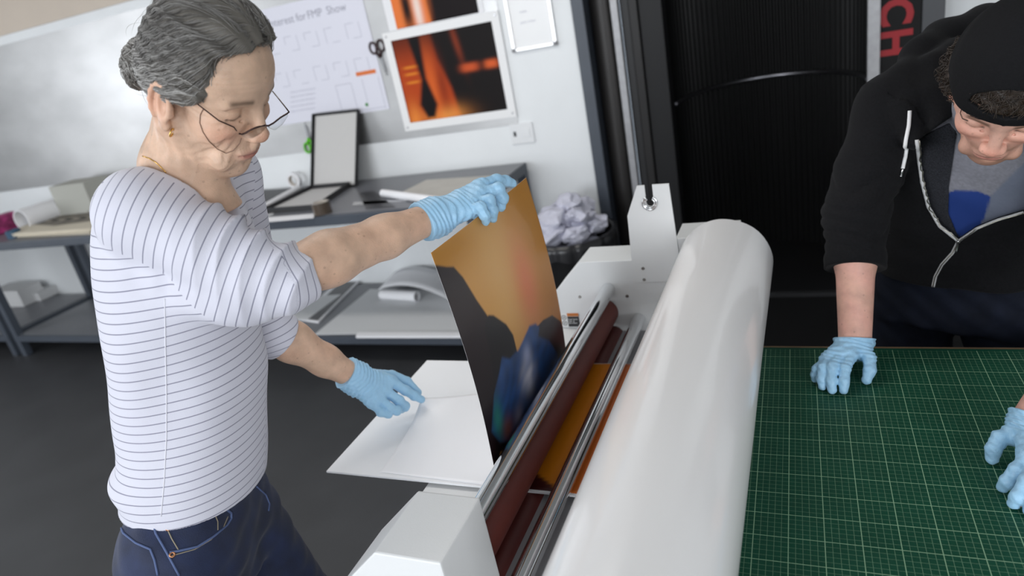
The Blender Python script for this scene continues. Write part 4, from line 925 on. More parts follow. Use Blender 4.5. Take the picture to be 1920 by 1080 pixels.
# neck tendons and folds
for y in (-.030, .030): HB.cone(hw_((-.012, y * 1.5, -.045)), w_neck + WF * .055 + WL * y * .35 - np.array([0, 0, .03]), .007, .007, .014)
for dz in (0, .016, .031): HB.cone(hw_((.020 - dz * .5, -.054, -.062 - dz)), hw_((.048 - dz, -.022, -.098 - dz * .4)), .0010, .0007, .006, 's')
def wrinkle(p):
    q = (p - HP) @ HM; ay = np.abs(q[:, 1]); z = q[:, 2]; x = q[:, 0]
    fore = np.exp(-((z - .070) / .018) ** 2) * (x > .05) * np.sin(z * 900 + 4 * np.sin(q[:, 1] * 60)) * .00025
    crow = np.exp(-((ay - .056) / .010) ** 2 - ((z - .012) / .016) ** 2) * np.sin(np.arctan2(z - .014, ay - .040) * 16) * .0004
    lipw = np.exp(-((z + .040) / .007) ** 2) * (x > .08) * np.sin(q[:, 1] * 1500) * .0002
    jowl = np.exp(-((ay - .040) / .014) ** 2 - ((z + .050) / .030) ** 2) * np.sin((ay * 1.0 + z * .35) * 750 + 2 * np.sin(z * 90)) * .0006
    nk = np.exp(-((z + .085) / .03) ** 2) * (x < .05) * np.sin((z * .35 + x * .9) * 420 + 1.5 * np.sin(q[:, 1] * 50)) * .0007
    return fore + crow + lipw + jowl + nk
HB.disp(wrinkle, HP - .2, HP + .2)
HB.cut(w_neck - np.array([0, 0, .075]), (0, 0, -1), .004)
Vh, Fh = HB.mesh(.0020, 24)
Ch, qh = head_colour(Vh, hw_, SK_W, srgb(158, 88, 84), srgb(104, 82, 66))
BB = SDF(); BT_ = lambda *a, **k: BB.cone(*a, **k)
A_w = (w_neck - w_pel) / np.linalg.norm(w_neck - w_pel)
up3 = np.array([0, 0, 1.])
BB.loft([w_pel - A_w * .10, w_pel, w_pel + A_w * .17, w_pel + A_w * .33, w_pel + A_w * .47, w_neck - A_w * .01], [.095, .095, .085, .095, .095, .045], [.070, .070, .065, .070, .07, .045], A_w, WF, .02)
# a continuous neck root under the collar
BB.cone(w_neck - up3 * .05, w_neck + up3 * .01 + WF * .01, .06, .050, .02)
BB.cone(w_neck - up3 * .05, sR, .045, .040, .03).cone(w_neck - up3 * .05, sL, .045, .040, .03)
muscR = eR + (wR - eR) * .28; muscL = eL + (wL - eL) * .28
BB.chain([sR, eR], [.042, .036], .02).chain([eR, muscR, eR + (wR - eR) * .65, wR], [.0385, .0415, .034, .0265], .02)
BB.chain([sL, eL], [.042, .036], .02).chain([eL, muscL, eL + (wL - eL) * .65, wL], [.037, .039, .031, .0255], .02)
tR = wR + (eR - wR) * .5
def vein(p): return -.0010 * np.exp(-(np.linalg.norm(np.cross(p - wR - np.array([.0, -.02, .02]), (eR - wR) / np.linalg.norm(eR - wR) + np.array([.05, .02, -.06])), axis=1) / .010) ** 2)
BB.disp(lambda p: .0004 * wav(p, (95, 60, 80)) * wav(p, (50, -75, 60), .7), np.minimum(eR, wR) - .05, np.maximum(eR, wR) + .05)
# hips and legs
hipR = w_pel - A_w * .02 - WL * .085 - WF * .01; hipL = w_pel - A_w * .02 + WL * .085 - WF * .01
footR = np.array([-1.0, -.84, .09]); footL = np.array([-.95, -.54, .09]); kneeR = (hipR + footR) / 2 + WF * .02; kneeL = (hipL + footL) / 2 + WF * .02
for h_, k_, f_ in ((hipR, kneeR, footR), (hipL, kneeL, footL)): BB.chain([h_, k_, k_ * .6 + f_ * .4, f_], [.062, .046, .044, .034], .03); BB.cone(f_ - up3 * .04, f_ - up3 * .05 + WF * .12, .035, .028, .02)
# gloved hands: joints read from the photo, with depth
RW = wR; RMC = [P3(905, 347, 1.265), P3(903, 364, 1.245), P3(893, 382, 1.228), P3(877, 396, 1.215)]
RFG = [[P3(931, 338, 1.285), P3(948, 340, 1.305), P3(960, 344, 1.315)], [P3(934, 354, 1.255), P3(942, 372, 1.262), P3(939, 388, 1.268)], [P3(917, 376, 1.225), P3(923, 396, 1.232), P3(924, 409, 1.24)], [P3(901, 388, 1.205), P3(909, 404, 1.208), P3(911, 415, 1.215)]]
RTH = [P3(835, 398, 1.235), P3(868, 395, 1.275), P3(893, 398, 1.292), P3(912, 392, 1.30)]
LW = wL; LMC = [P3(735, 716, 1.535), P3(723, 734, 1.515), P3(711, 748, 1.50), P3(700, 757, 1.49)]
LFG = [[P3(760, 732, 1.545), P3(777, 742, 1.555), P3(790, 749, 1.56)], [P3(748, 751, 1.52), P3(759, 762, 1.53), P3(752, 768, 1.55)], [P3(731, 765, 1.495), P3(744, 770, 1.505), P3(748, 764, 1.53)], [P3(714, 773, 1.485), P3(728, 776, 1.495), P3(734, 768, 1.515)]]
LTH = [P3(690, 706, 1.51), P3(735, 705, 1.565), P3(762, 716, 1.58), P3(783, 736, 1.58)]
hand_ops(BB, RW, RMC, RFG, RTH, 1.08, False); hand_ops(BB, LW, LMC, LFG, LTH, 1.0, False)
Vb, Fb = BB.mesh(.0038, 16)
V = np.r_[Vh, Vb]; F = np.r_[Fh, Fb + len(Vh)]
cb_ = np.tile(SK_W, (len(Vb), 1)); cb_ = blend(cb_, SK_W * np.array([1.02, .86, .82]), .35 * (.5 + .5 * wav(Vb, (38, 30, 45)) * wav(Vb, (24, -33, 28))))
woman = mkorg('person', V - np.array(woman_loc), F, M_skin, None, {'Col': np.r_[Ch, cb_]}); woman.location = woman_loc
finish(woman, 'grey-haired woman in striped top and blue gloves holding up the print at the laminator', 'person')
bv_head = bvh_of(Vh, Fh)
gR, gVR, gFR = glove_obj('glove', RW, RMC, RFG, RTH, eR, woman, 'light blue nitrile glove on the raised right hand', sc=1.10, cuff=.026, cr=.035, ratio=.85, nrm=np.cross(eR - wR, RMC[0] - RMC[3]))
gL, gVL, gFL = glove_obj('glove', LW, LMC, LFG, LTH, eL, woman, 'light blue nitrile glove on the left hand pinching the release paper', sc=1.06, cuff=.022, cr=.034, ratio=.85, nrm=np.cross(eL - wL, LMC[0] - LMC[3]))

# ---- hair
def hair_build():
    s = SDF(); E = lambda c, r, k=.012, mode='u': s.ell(hw_(c), np.array(r) * HS, HM, k, mode)
    E((.006, 0, .058), (.085, .081, .090)); E((.030, 0, .092), (.056, .066, .042), .02); E((-.030, 0, .022), (.052, .070, .060), .02); E((-.082, -.012, -.010), (.026, .034, .042), .004)
    E((.02, -.070, .030), (.034, .012, .026), .012); E((.02, .070, .030), (.034, .012, .026), .012)
    Mi = HM
    def q_(p): return (p - HP) @ Mi / HS
    def cutf(p):
        q = q_(p); ay = np.abs(q[:, 1]); n1 = (q[:, 0] - np.interp(q[:, 2] - .010 * sstep(.0, .04, .03 - ay), [-.05, .010, .014, .025, .040, .07, .09, .101, .108, .122], [.015, .018, .026, .047, .060, .0585, .0565, .058, .072, .15])) * .8 ; low = (.010 + (q[:, 0] - .02) * .55) - q[:, 2]
        low = np.where(q[:, 0] < -.03, (-.040 + (q[:, 0] + .03) * .10) - q[:, 2], low)
        return np.maximum(n1, low)
    s.cutfn(cutf, .006)
    def grooves(p):
        q = q_(p); a = np.arctan2(q[:, 2] - .02, np.abs(q[:, 1]) + .02) * 30; return .0012 * np.sin(a * 1.1 + 2.5 * wav(q, (22, 30, 25)))
    s.disp(grooves, HP - .2, HP + .2)
    V, F = s.mesh(.0024, 20); q = q_(V)
    st = .5 + .5 * np.sin(np.arctan2(q[:, 2] - .02, np.abs(q[:, 1]) + .02) * 40 + 3 * wav(q, (30, 30, 30))); g = (.30 + .30 * st)
    c = srgb(98, 94, 88)[None, :] * (.65 + .6 * g)[:, None]
    # strands combed back from the hairline to the bun
    rs = np.random.RandomState(3); tgt = np.array([-.088, 0, -.005]); N = 5200
    idx = rs.randint(0, len(V), N * 2); q0 = q[idx]; g0 = s.grad(V[idx]) @ HM
    P0 = V[idx][:N]; nst = 13; L_ = rs.uniform(.06, .17, N); pts = [P0.copy()]; p = P0.copy(); wv = rs.uniform(-.35, .35, N); lift = rs.uniform(.0003, .0022, N)
    T = hw_(tgt)
    for i in range(nst - 1):
        n = s.grad(p); d = T - p; dist = np.linalg.norm(d, axis=1)[:, None]; d /= dist + 1e-6; sag = HM[:, 2] * (-.25); d = d + sag; side = np.cross(n, d); d = d + side * (wv * np.sin(i * .9 + wv * 9))[:, None] * .5
        d -= n * (d * n).sum(1)[:, None]; d /= np.linalg.norm(d, axis=1)[:, None] + 1e-6
        p = p + d * (L_ / nst)[:, None] * np.minimum(1, dist / .03); dd = s.ev(p); p = p - n * (dd - lift * math.sin(math.pi * (i + 1) / nst) - .0002)[:, None]; pts.append(p.copy())
    pts = np.array(pts)  # nst,N,3
    ok = np.abs(s.ev(pts.reshape(-1, 3))).reshape(nst, N).max(0) < .012; pts = pts[:, ok]; N = pts.shape[1]
    gr = rs.uniform(0, 1, N) ** 1.3; colr = srgb(70, 64, 58)[None] * (1 - gr)[:, None] + srgb(188, 186, 182)[None] * gr[:, None]
    # darker hair on the crown front, silver at the sides (as grown)
    qq = (pts[0] - HP) @ HM; top = sstep(.06, .12, qq[:, 2])[:, None] * .45; colr = colr * (1 - top * .9)
    # loose wisps
    M2 = 150; wi = rs.randint(0, len(V), M2); 
    w0 = V[wi]; wq = q[wi]; selw = (wq[:, 0] < .0) | (wq[:, 2] > .10); w0 = w0[selw]; M2 = len(w0); n = s.grad(w0); wp = [w0]; p = w0.copy(); dr = rs.normal(size=(M2, 3)) * .5
    for i in range(nst - 1):
        d = (T - p); d /= np.linalg.norm(d, axis=1)[:, None] + 1e-6; d = d + n * (.55 - .06 * i) + dr * .6 - up3 * .05 * i; d /= np.linalg.norm(d, axis=1)[:, None]; p = p + d * .0040; wp.append(p.copy())
    wp = np.array(wp); pts = np.concatenate([pts, wp], 1); colr = np.r_[colr, np.tile(srgb(150, 146, 140), (M2, 1))]; N = pts.shape[1]
    tg = np.gradient(pts, axis=0); tg /= np.linalg.norm(tg, axis=2)[..., None] + 1e-9; a = np.cross(tg, np.array([.3, .5, .8])); a /= np.linalg.norm(a, axis=2)[..., None] + 1e-9; b = np.cross(tg, a)
    r = (.00050 * np.sin(np.linspace(.35, math.pi - .15, nst)))[:, None, None] * np.ones((1, N, 1)); r[:, -M2:] *= .45
    rings = [pts + (a * math.cos(t) + b * math.sin(t)) * r for t in (0, 2.094, 4.189)]; SV = np.stack(rings, 2)   # nst,N,3,3
    SVf = SV.transpose(1, 0, 2, 3).reshape(-1, 3); ids = np.arange(N * nst * 3).reshape(N, nst, 3); Fq = []
    for k in range(3): Fq.append(np.stack([ids[:, :-1, k], ids[:, :-1, (k + 1) % 3], ids[:, 1:, (k + 1) % 3], ids[:, 1:, k]], -1).reshape(-1, 4))
    Fq = np.concatenate(Fq); sc_ = np.repeat(colr, nst * 3, 0)
    return np.r_[V, SVf], np.r_[F, Fq + len(V)], np.r_[c, sc_]
Vr, Fr, Cr = hair_build()
hm_ = attr_mat('grey_hair', .42); hm_.node_tree.nodes['Principled BSDF'].inputs['Specular IOR Level'].default_value = .35
mkorg('hair', Vr, Fr, hm_, woman, {'Col': Cr}, 'grey hair pulled back into a low bun')

# ---- striped top
def stripe_mat():
    m = mat('striped_jersey', (.80, .80, .86), .8, bump=.0003, bscale=900, sheen=.15); nt = m.node_tree; b = nt.nodes['Principled BSDF']
    def A(n): a = nt.nodes.new('ShaderNodeAttribute'); a.attribute_name = n; return a.outputs['Fac']
    def M(op, *v):
        n = nt.nodes.new('ShaderNodeMath'); n.operation = op
        for i, x in enumerate(v):
            if isinstance(x, (int, float)): n.inputs[i].default_value = x
            else: nt.links.new(x, n.inputs[i])
        return n.outputs[0]
    def ln(a): x = M('PINGPONG', M('ADD', a, 10.), .0073); return M('MINIMUM', M('MAXIMUM', M('MULTIPLY', M('SUBTRACT', .00105, x), 2500.), 0.), 1.)
    mk_ = M('GREATER_THAN', A('mk'), 0.); f = M('ADD', M('MULTIPLY', ln(A('sl')), mk_), M('MULTIPLY', ln(A('st')), M('SUBTRACT', 1., mk_))); f = M('MULTIPLY', f, M('GREATER_THAN', A('pl'), 0.))
    mx = nt.nodes.new('ShaderNodeMix'); mx.data_type = 'RGBA'; nt.links.new(f, mx.inputs[0]); mx.inputs[6].default_value = (.62, .62, .70, 1); mx.inputs[7].default_value = (*C3(134, 134, 152), 1); nt.links.new(mx.outputs[2], b.inputs['Base Color']); return m
TS = SDF()
def lev(xl, yl, xr, yr, t, ratio=.80):
    c = P3((xl + xr) / 2, (yl + yr) / 2, t); W = math.hypot(xr - xl, yr - yl) / 2 * t / F_PX; return c, W * 1.12, W * .965 * (ratio / .8) ** .5
def lev_(f, xl, yl, xr, yr, t, ratio): c, W, D = lev(xl + 10, yl, xr + 10, yr, t, ratio); return c, W * f, D * f
lv = [lev_(.865, 212, 990, 478, 970, 1.225, .86), lev_(.865, 212, 925, 496, 900, 1.22, .86), lev_(.865, 210, 850, 503, 845, 1.205, .82), lev_(.87, 208, 760, 500, 770, 1.185, .80), lev_(.88, 198, 680, 497, 690, 1.16, .80), lev_(.90, 183, 590, 492, 610, 1.135, .80), lev_(.93, 176, 500, 484, 520, 1.115, .80), lev_(.95, 178, 430, 470, 440, 1.10, .78), lev(200, 365, 440, 370, 1.085, .68), lev(240, 325, 408, 335, 1.06, .6)]
lv0 = [lev(212, 990, 478, 970, 1.225, .86), lev(212, 925, 496, 900, 1.22, .86), lev(210, 850, 503, 845, 1.205, .82), lev(208, 760, 500, 770, 1.185, .80), lev(198, 680, 497, 690, 1.16, .80), lev(183, 590, 492, 610, 1.135, .80), lev(176, 500, 484, 520, 1.115, .80), lev(178, 430, 470, 440, 1.10, .78), lev(200, 365, 440, 370, 1.085, .68), lev(240, 325, 408, 335, 1.06, .6)]
TS.loft([l[0] for l in lv], [l[1] for l in lv], [l[2] for l in lv], A_w, WF, .02, p=2.2, end=.02)
cuffR = eR + (wR - eR) * .10; cuffL = eL + (wL - eL) * .10
aR = (cuffR - sR) / np.linalg.norm(cuffR - sR)
TS.cone(w_neck - up3 * .038 - WL * .04, sR + up3 * .004, .052, .054, .035); TS.cone(w_neck - up3 * .038 + WL * .04, sL, .052, .052, .035)
TS.chain([sR, P3(400, 468, .995), P3(470, 505, 1.0), eR], [.058, .058, .056, .053], .03)
fR_ = (wR - eR) / np.linalg.norm(wR - eR); fL_ = (wL - eL) / np.linalg.norm(wL - eL)
TS.chain([eR, eR + fR_ * .06], [.0545, .050], .02)
TS.chain([sL, eL, eL + fL_ * .05], [.056, .050, .046], .03)
TS.ell(P3(405, 560, 1.02), (.07, .045, .028), rotm(aR), .03)   # cloth sagging under the raised arm
def folds(p):
    h = (p - sR) @ aR; r = p - sR - h[:, None] * aR; ang = np.arctan2(r @ up3, r @ np.cross(aR, up3))
    w = sstep(.04, .14, h) * (1 - sstep(.262, .285, h)); f1 = -np.abs(np.sin(h * 88 + 1.1 * np.sin(ang + .6) + .8 * wav(p, (18, 22, 12)))) ** .8 * .0150 * w
    near = np.exp(-(np.maximum(0, np.linalg.norm(r, axis=1) - .085) / .02) ** 2)
    arm_pit = .006 * np.sin(h * 95 + ang * 2.2 + wav(p, (15, 20, 10))) * np.exp(-((h - .06) / .05) ** 2) * np.exp(-((ang + 1.9) / .9) ** 2)
    return -f1 * near * (.55 + .45 * np.sin(ang * 1.0 - .4)) - arm_pit * near - .0035 * w * near * np.sin(ang * 3 + h * 30)
TS.disp(folds, np.minimum(sR, eR) - .12, np.maximum(sR, eR) + .1)
def tfold(p):
    h = (p - w_pel) @ A_w; s_ = (p - w_pel) @ np.cross(A_w, WF); side = (p - w_pel) @ WF
    a = .0060 * np.sin(h * 48 + 9 * side + 1.5 * wav(p, (9, 12, 5))) * np.exp(-((h - .0) / .11) ** 2) * sstep(.03, -.10, side)
    b = .0050 * np.sin(h * 30 - 20 * side + 2 * wav(p, (14, 9, 8))) * np.exp(-((h - .32) / .14) ** 2)
    back = .006 * np.exp(-((h - .055) / .016) ** 2) * sstep(-.02, -.10, side) - .005 * np.exp(-((h - .085) / .014) ** 2) * sstep(-.02, -.10, side)
    return -(a + b + back)
TS.disp(tfold, w_pel - .3, w_neck + .3)
TS.cone(hw_((-.03, 0, -.02)), w_neck - up3 * .02 + WF * .02, .058, .068, .004, 's'); TS.cone(w_neck - up3 * .015 + WF * .01, w_neck - up3 * .058 + WF * .080, .064, .048, .01, 's')
hemp = P3(352, 968, 1.1); TS.cut(P3(352, 955, 1.20) + A_w * .030, -(A_w * 1.0) + WF * .16 , .003)
def cutR(p): h = (p - eR) @ fR_; return np.where(np.linalg.norm(p - (eR + fR_ * .06), axis=1) < .10, h - .034, -.05)
TS.cutfn(cutR, .002)
def cutL(p): h = (p - eL) @ fL_; return np.where(np.linalg.norm(p - (eL + fL_ * .07), axis=1) < .085, h - .042, -.05)
TS.cutfn(cutL, .002)
Vt, Ft = TS.mesh(.0035, 18)
A_h = A_w * .985 - WF * .17; st = (Vt - w_pel) @ A_h + .010 * wav(Vt, (6, 7, 0)) ; nR = WL * -.62 + aR * .78; nR /= np.linalg.norm(nR); aL = (cuffL - sL) / np.linalg.norm(cuffL - sL)
pR_ = sR - nR * .030; mR = (Vt - pR_) @ nR; pL_ = sL + 0; nLs = WL * .9 + aL * .3; mL = (Vt - sL) @ nLs - (-.015)
slR = (Vt - sR) @ aR; farm = (Vt - eR) @ fR_; slR = np.where(farm > -.01, (eR - sR) @ aR + farm + .0, slR)
near_arm = np.linalg.norm((Vt - sR) - np.clip((Vt - sR) @ aR, 0, .4)[:, None] * aR, axis=1) < .085
low = (Vt - sR) @ up3 > -.16
arm_ops = [o[1] for o in TS.ops if o[0] == 'u'][3:8]; arm_d = np.min([f(Vt) for f in arm_ops], 0); tor_d = TS.ops[0][1](Vt)
dist_ax = np.linalg.norm((Vt - sR) - np.clip((Vt - sR) @ aR, 0, .4)[:, None] * aR, axis=1); hgt = (Vt - sR - np.clip((Vt - sR) @ aR, 0, .4)[:, None] * aR) @ up3
mk_R = np.minimum(mR, np.maximum(np.minimum(.085 - dist_ax, hgt + .02), np.minimum(tor_d - arm_d - .004, .16 - dist_ax))); mk_L = np.minimum(mL, .1)
slL = (Vt - sL) @ aL; isR = mk_R > mk_L
mk_ = np.maximum(mk_R, mk_L); sl = np.where(isR, slR, slL)
dneck = np.linalg.norm(np.cross(Vt - (w_neck - up3 * .04 + WF * .04), (A_w * .8 + WF * .0) / .8), axis=1)
cone_d = TS.ops[[i for i, o in enumerate(TS.ops) if o[0] == 's'][0]][1](Vt); cone_d2 = TS.ops[[i for i, o in enumerate(TS.ops) if o[0] == 's'][1]][1](Vt)
pl = np.minimum(np.abs(cone_d), np.abs(cone_d2)) - .013
shirt = mkorg('striped_top', Vt, Ft, stripe_mat(), woman, {'st': st, 'sl': sl, 'mk': mk_, 'pl': pl}, 'white long-sleeved top with thin grey-blue stripes, sleeves pushed up')
bv_t = bvh_of(Vt, Ft)
M_seam = mat('white_seam', (.74, .74, .80), .8)
tube_on('side_seam', bv_t, [(309, 560), (310, 640), (312, 740), (312, 820), (308, 900), (302, 968)], .0008, M_seam, woman, .0002, 8)

# ---- jeans
JN = SDF()
JN.loft([w_pel - A_w * .16, w_pel - A_w * .07, w_pel, w_pel + A_w * .06], [.138, .136, .116, .108], [.106, .104, .090, .084], A_w, WF, .02, p=2.3, end=.01)
for h_, k_, f_ in ((hipR, kneeR, footR), (hipL, kneeL, footL)): JN.chain([h_ - up3 * .03, k_, k_ * .5 + f_ * .5, f_ - up3 * .02], [.088, .066, .060, .052], .03)
JN.disp(lambda p: .0022 * wav(p, (60, 30, 75)) * wav(p, (35, -50, 40), 1.3) + .002 * wav(p, (12, 9, 95), .5) * np.exp(-((p[:, 2] - .78) / .1) ** 2), w_pel - 1., w_pel + .3)
JN.cut(w_pel + A_w * .055, A_w, .003); JN.cut((0, 0, .06), (0, 0, -1), .003)
Vj, Fj = JN.mesh(.0045, 16)
M_denim = mat('blue_denim', C3(25, 36, 66), .75, noise=.35, nscale=22, bump=.0005, bscale=700, stretch=(1, 1, .7), sheen=.1)
jeans = mkorg('jeans', Vj, Fj, M_denim, woman, label='dark blue denim jeans with pale stitching'); bv_j = bvh_of(Vj, Fj)
M_thr = mat('pale_stitching', C3(150, 140, 120), .7); M_edge = mat('faded_seam', C3(84, 100, 140), .8)
for pts, r, m_ in (([(312, 990), (345, 985), (385, 972), (403, 966)], .0010, M_thr), ([(312, 988), (322, 1010), (335, 1032)], .0010, M_thr), ([(403, 966), (408, 978), (408, 994)], .0009, M_thr),
                   ([(424, 955), (433, 962), (433, 972), (425, 985), (400, 1006), (370, 1025), (335, 1033), (318, 1036)], .0022, M_edge), ([(427, 968), (418, 990), (395, 1012), (365, 1030), (322, 1042)], .0009, M_thr),
                   ([(286, 975), (292, 1000), (312, 1035), (336, 1079)], .0018, M_edge), ([(226, 985), (232, 1000), (255, 1018), (282, 1030), (290, 1050), (296, 1078)], .0018, M_edge), ([(480, 912), (498, 928), (505, 945), (503, 958)], .0016, M_edge)):
    tube_on('seam_line', bv_j, pts, r, m_, woman, .0006, 6, label='stitched seam of the jeans')
M_cop = mat('copper_rivet', (.45, .22, .12), .35, 1)
for (x, y) in ((316, 990), (323, 1040)):
    c = cast(bv_j, x, y, .001)
    if c is not None: c = c - np.array(woman_loc); MB().ring(tuple(c), tuple(-ray(x, y)), .0035, .0018, 14, 8).build('rivet', M_cop, woman, True)
# shoes
for f_ in (footR, footL):
    s = SDF(); b_ = f_ * np.array([1, 1, 0]); s.cone(b_ + up3 * .048 - WF * .03, b_ + up3 * .040 + WF * .12, .042, .036, .02); s.cone(b_ + up3 * .07, b_ + up3 * .04 + WF * .06, .042, .038, .02); s.cut((0, 0, .0015), (0, 0, -1), .002)
    V_, F_ = s.mesh(.005, 14); mkorg('shoe', V_, F_, mat('black_shoe', (.02, .02, .022), .5), woman)

# ---- glasses, earring, necklace
M_gf = mat('dark_glasses_wire', (.05, .025, .022), .3, .6); M_gold = mat('gold', (.78, .50, .16), .22, 1)
def hpt(x, y, lift): return cast(bv_head, x, y, lift)
gl = bpy.data.objects.new('glasses', None); COL.objects.link(gl); gl.parent = woman
def wl_(P): return [tuple(np.array(p) - np.array(woman_loc)) for p in P]
hingeR = hpt(440, 244, .006); 
_tz = lambda p: float((CAMR @ (p - CAMC))[2])
_tH, _tB = _tz(hpt(447, 251, .010)), _tz(hpt(497, 235, .0035))
lensR = [P3(x, y, _tH + (_tB - _tH) * ((x - 447) / 50) - .004 * math.sin(math.pi * (x - 447) / 50)) for x, y in ((447, 250), (453, 252), (460, 249.5), (469, 244), (479, 239.5), (489, 236.5), (497, 235))]
tplR = [hpt(352, 178, .002), hpt(380, 199, .003), hpt(410, 222, .005), hpt(432, 239, .009)]; tplR = [p for p in tplR if p is not None]
MB().tube(wl_(tplR + lensR[:1]), .0009, 8).build('temple', M_gf, gl, True)
MB().tube(wl_([tplR[0] + 0, hpt(345, 174, .001)]) if hpt(345, 174, .001) is not None else wl_(tplR[:2]), .0014, 8).build('temple_tip', mat('red_tip', (.3, .05, .05), .4), gl, True)
MB().tube(wl_(lensR), .0012, 8).build('rim', M_gf, gl, True)
tn = (R_t := CAMR @ (lensR[-1] - CAMC))[2]
br = P3(503, 236, tn + .003); l2 = [br, P3(512, 231, tn + .012), P3(526, 220, tn + .028), P3(538, 213, tn + .042), P3(542, 210, tn + .046)]
MB().tube(wl_([lensR[-1], br]), .0013, 8).build('bridge', M_gf, gl, True); MB().tube(wl_(l2), .0012, 8).build('rim', M_gf, gl, True)
MB().tube(wl_([l2[-1], P3(536, 202, tn + .05), P3(524, 187, tn + .066), P3(511, 171, tn + .08)]), .0010, 8).build('temple', M_gf, gl, True)
def lens(top, dn):
    vs = []; fs = []; n = len(top)
    for i, p in enumerate(top): t = i / (n - 1); q = p + dn * (math.sin(math.pi * min(max(t, .03), .97)) ** .6); vs += [tuple(p), tuple(q)]
    for i in range(n - 1): fs.append((2 * i, 2 * i + 2, 2 * i + 3, 2 * i + 1))
    return vs, fs
M_gls = mat('lens_glass', (.9, .92, .92), .05, trans=1.0)
for top in (lensR[1:], l2[:-1]):
    dn = HM[:, 2] * -.010 + HM[:, 0] * .005; vs, fs = lens([np.array(p) for p in top], dn); mb = MB(); mb.add(wl_(vs), fs); vs2 = [tuple(np.array(v) + HM[:, 0] * .0012) for v in mb.v]; n_ = len(mb.v); mb.add(vs2, [tuple(reversed(f)) for f in fs]); mb.build('lens', M_gls, gl, True)
tube_on('glasses_cord', bv_head, [(382, 203), (376, 215), (375, 230), (381, 247), (392, 264), (408, 279), (424, 287), (437, 282), (449, 268), (452, 258)], .0006, mat('brown_cord', (.22, .13, .09), .6), woman, .0008, 4, label='thin brown glasses cord looping over the cheek')
ec = hpt(322, 246, .004)
if ec is not None:
    ec = ec - np.array(woman_loc); MB().ring(tuple(ec), tuple(HM[:, 0] * .9 + HM[:, 1] * .3), .0058, .0012, 20, 8).build('earring', M_gold, woman, True)
tube_on('necklace', bv_head, [(268, 293), (280, 297), (292, 304), (302, 313), (312, 324)], .0009, M_gold, woman, .0006, 5, label='thin gold chain at the nape')
# ================================================================ THE MAN
MFv = np.array([-.42, -.907, 0]); MFv /= np.linalg.norm(MFv); ML_ = np.array([-MFv[1], MFv[0], 0])
m_pel = np.array([.435, .36, .91]); m_nk = np.array([.445, .17, 1.385])
man_loc = (float(m_pel[0]), float(m_pel[1]), 0.)
MHM = eul(-114, -47, -17); MHP = P3(1858, 291, 1.14) - MHM @ np.array([.114, 0, -.016]) * 1.06
def hm(p): return hw_(p, MHM, MHP, 1.06)
msR = P3(1676, 205, 1.43); meR = P3(1604, 402, 1.435); mwR = at(1603, 640, 'z', .870)
msL = np.array([.62, .04, 1.28]); meL = np.array([.60, -.11, 1.09]); mwL = at(1937, 795, 'z', .872)
Z_ = lambda x, y, z: at(x, y, 'z', z)
MMC = [Z_(1594, 668, .867), Z_(1577, 665, .869), Z_(1560, 669, .867), Z_(1547, 677, .860)]
MFG = [[Z_(1584, 692, .860), Z_(1582, 716, .844), Z_(1582, 731, .8315)], [Z_(1560, 689, .863), Z_(1559, 714, .845), Z_(1560, 731, .8315)], [Z_(1543, 690, .859), Z_(1541, 711, .843), Z_(1542, 724, .8312)], [Z_(1532, 692, .852), Z_(1529, 703, .840), Z_(1528, 711, .8305)]]
MTH = [Z_(1612, 656, .862), Z_(1630, 672, .858), Z_(1631, 694, .846), Z_(1625, 712, .8315)]
NMC = [Z_(1926, 860, .867), Z_(1945, 868, .869), Z_(1964, 874, .867), Z_(1982, 877, .860)]
NFG = [[Z_(1906, 882, .859), Z_(1889, 903, .844), Z_(1880, 913, .8315)], [Z_(1926, 903, .861), Z_(1909, 932, .844), Z_(1901, 944, .8315)], [Z_(1950, 920, .858), Z_(1937, 946, .843), Z_(1929, 957, .8312)], [Z_(1978, 920, .852), Z_(1972, 940, .840), Z_(1968, 950, .8305)]]
NTH = [Z_(1910, 812, .862), Z_(1875, 822, .858), Z_(1863, 842, .847), Z_(1860, 860, .8315)]
H2 = head_sdf(hm)
H2.cone(hm((-.035, 0, -.01)), m_nk + np.array([0, -.02, .0]), .062, .068, .02).cone(m_nk, m_nk - up3 * .08 + MFv * .02, .068, .085, .02)
V1, F1 = H2.mesh(.0022, 22); C1, q1 = head_colour(V1, hm, SK_M, srgb(186, 118, 110), srgb(88, 62, 44))
beard = np.exp(-((q1[:, 2] + .080) / .030) ** 2) * (q1[:, 0] > .0) * .5 + np.exp(-((q1[:, 2] + .038) / .007) ** 2) * (q1[:, 0] > .085) * .35; C1 = blend(C1, srgb(128, 88, 62), np.clip(beard, 0, .6))
B2 = SDF(); up_a = (m_nk - m_pel) / np.linalg.norm(m_nk - m_pel)
B2.loft([m_pel - up3 * .12, m_pel, m_pel + up3 * .2 + MFv * .04, m_pel + up3 * .36 + MFv * .11, m_nk - up3 * .03], [.14, .15, .14, .15, .06], [.10, .11, .10, .10, .06], up3, MFv, .02)
B2.cone(m_nk - up3 * .07, msR, .055, .05, .03).cone(m_nk - up3 * .07, msL, .055, .05, .03)
for s_, e_, w_ in ((msR, meR, mwR), (msL, meL, mwL)): B2.chain([s_, e_], [.05, .042], .02).chain([e_, e_ * .65 + w_ * .35, w_], [.0375, .0385, .0310], .02)
hand_ops(B2, mwR, MMC, MFG, MTH, 1.02, False); hand_ops(B2, mwL, NMC, NFG, NTH, 1.02, False)
mh = [m_pel - ML_ * .10 - up3 * .03, m_pel + ML_ * .10 - up3 * .03]; mf = [np.array([.33, .42, .09]), np.array([.56, .36, .09])]; mk2 = [(a + b) / 2 + MFv * .02 for a, b in zip(mh, mf)]
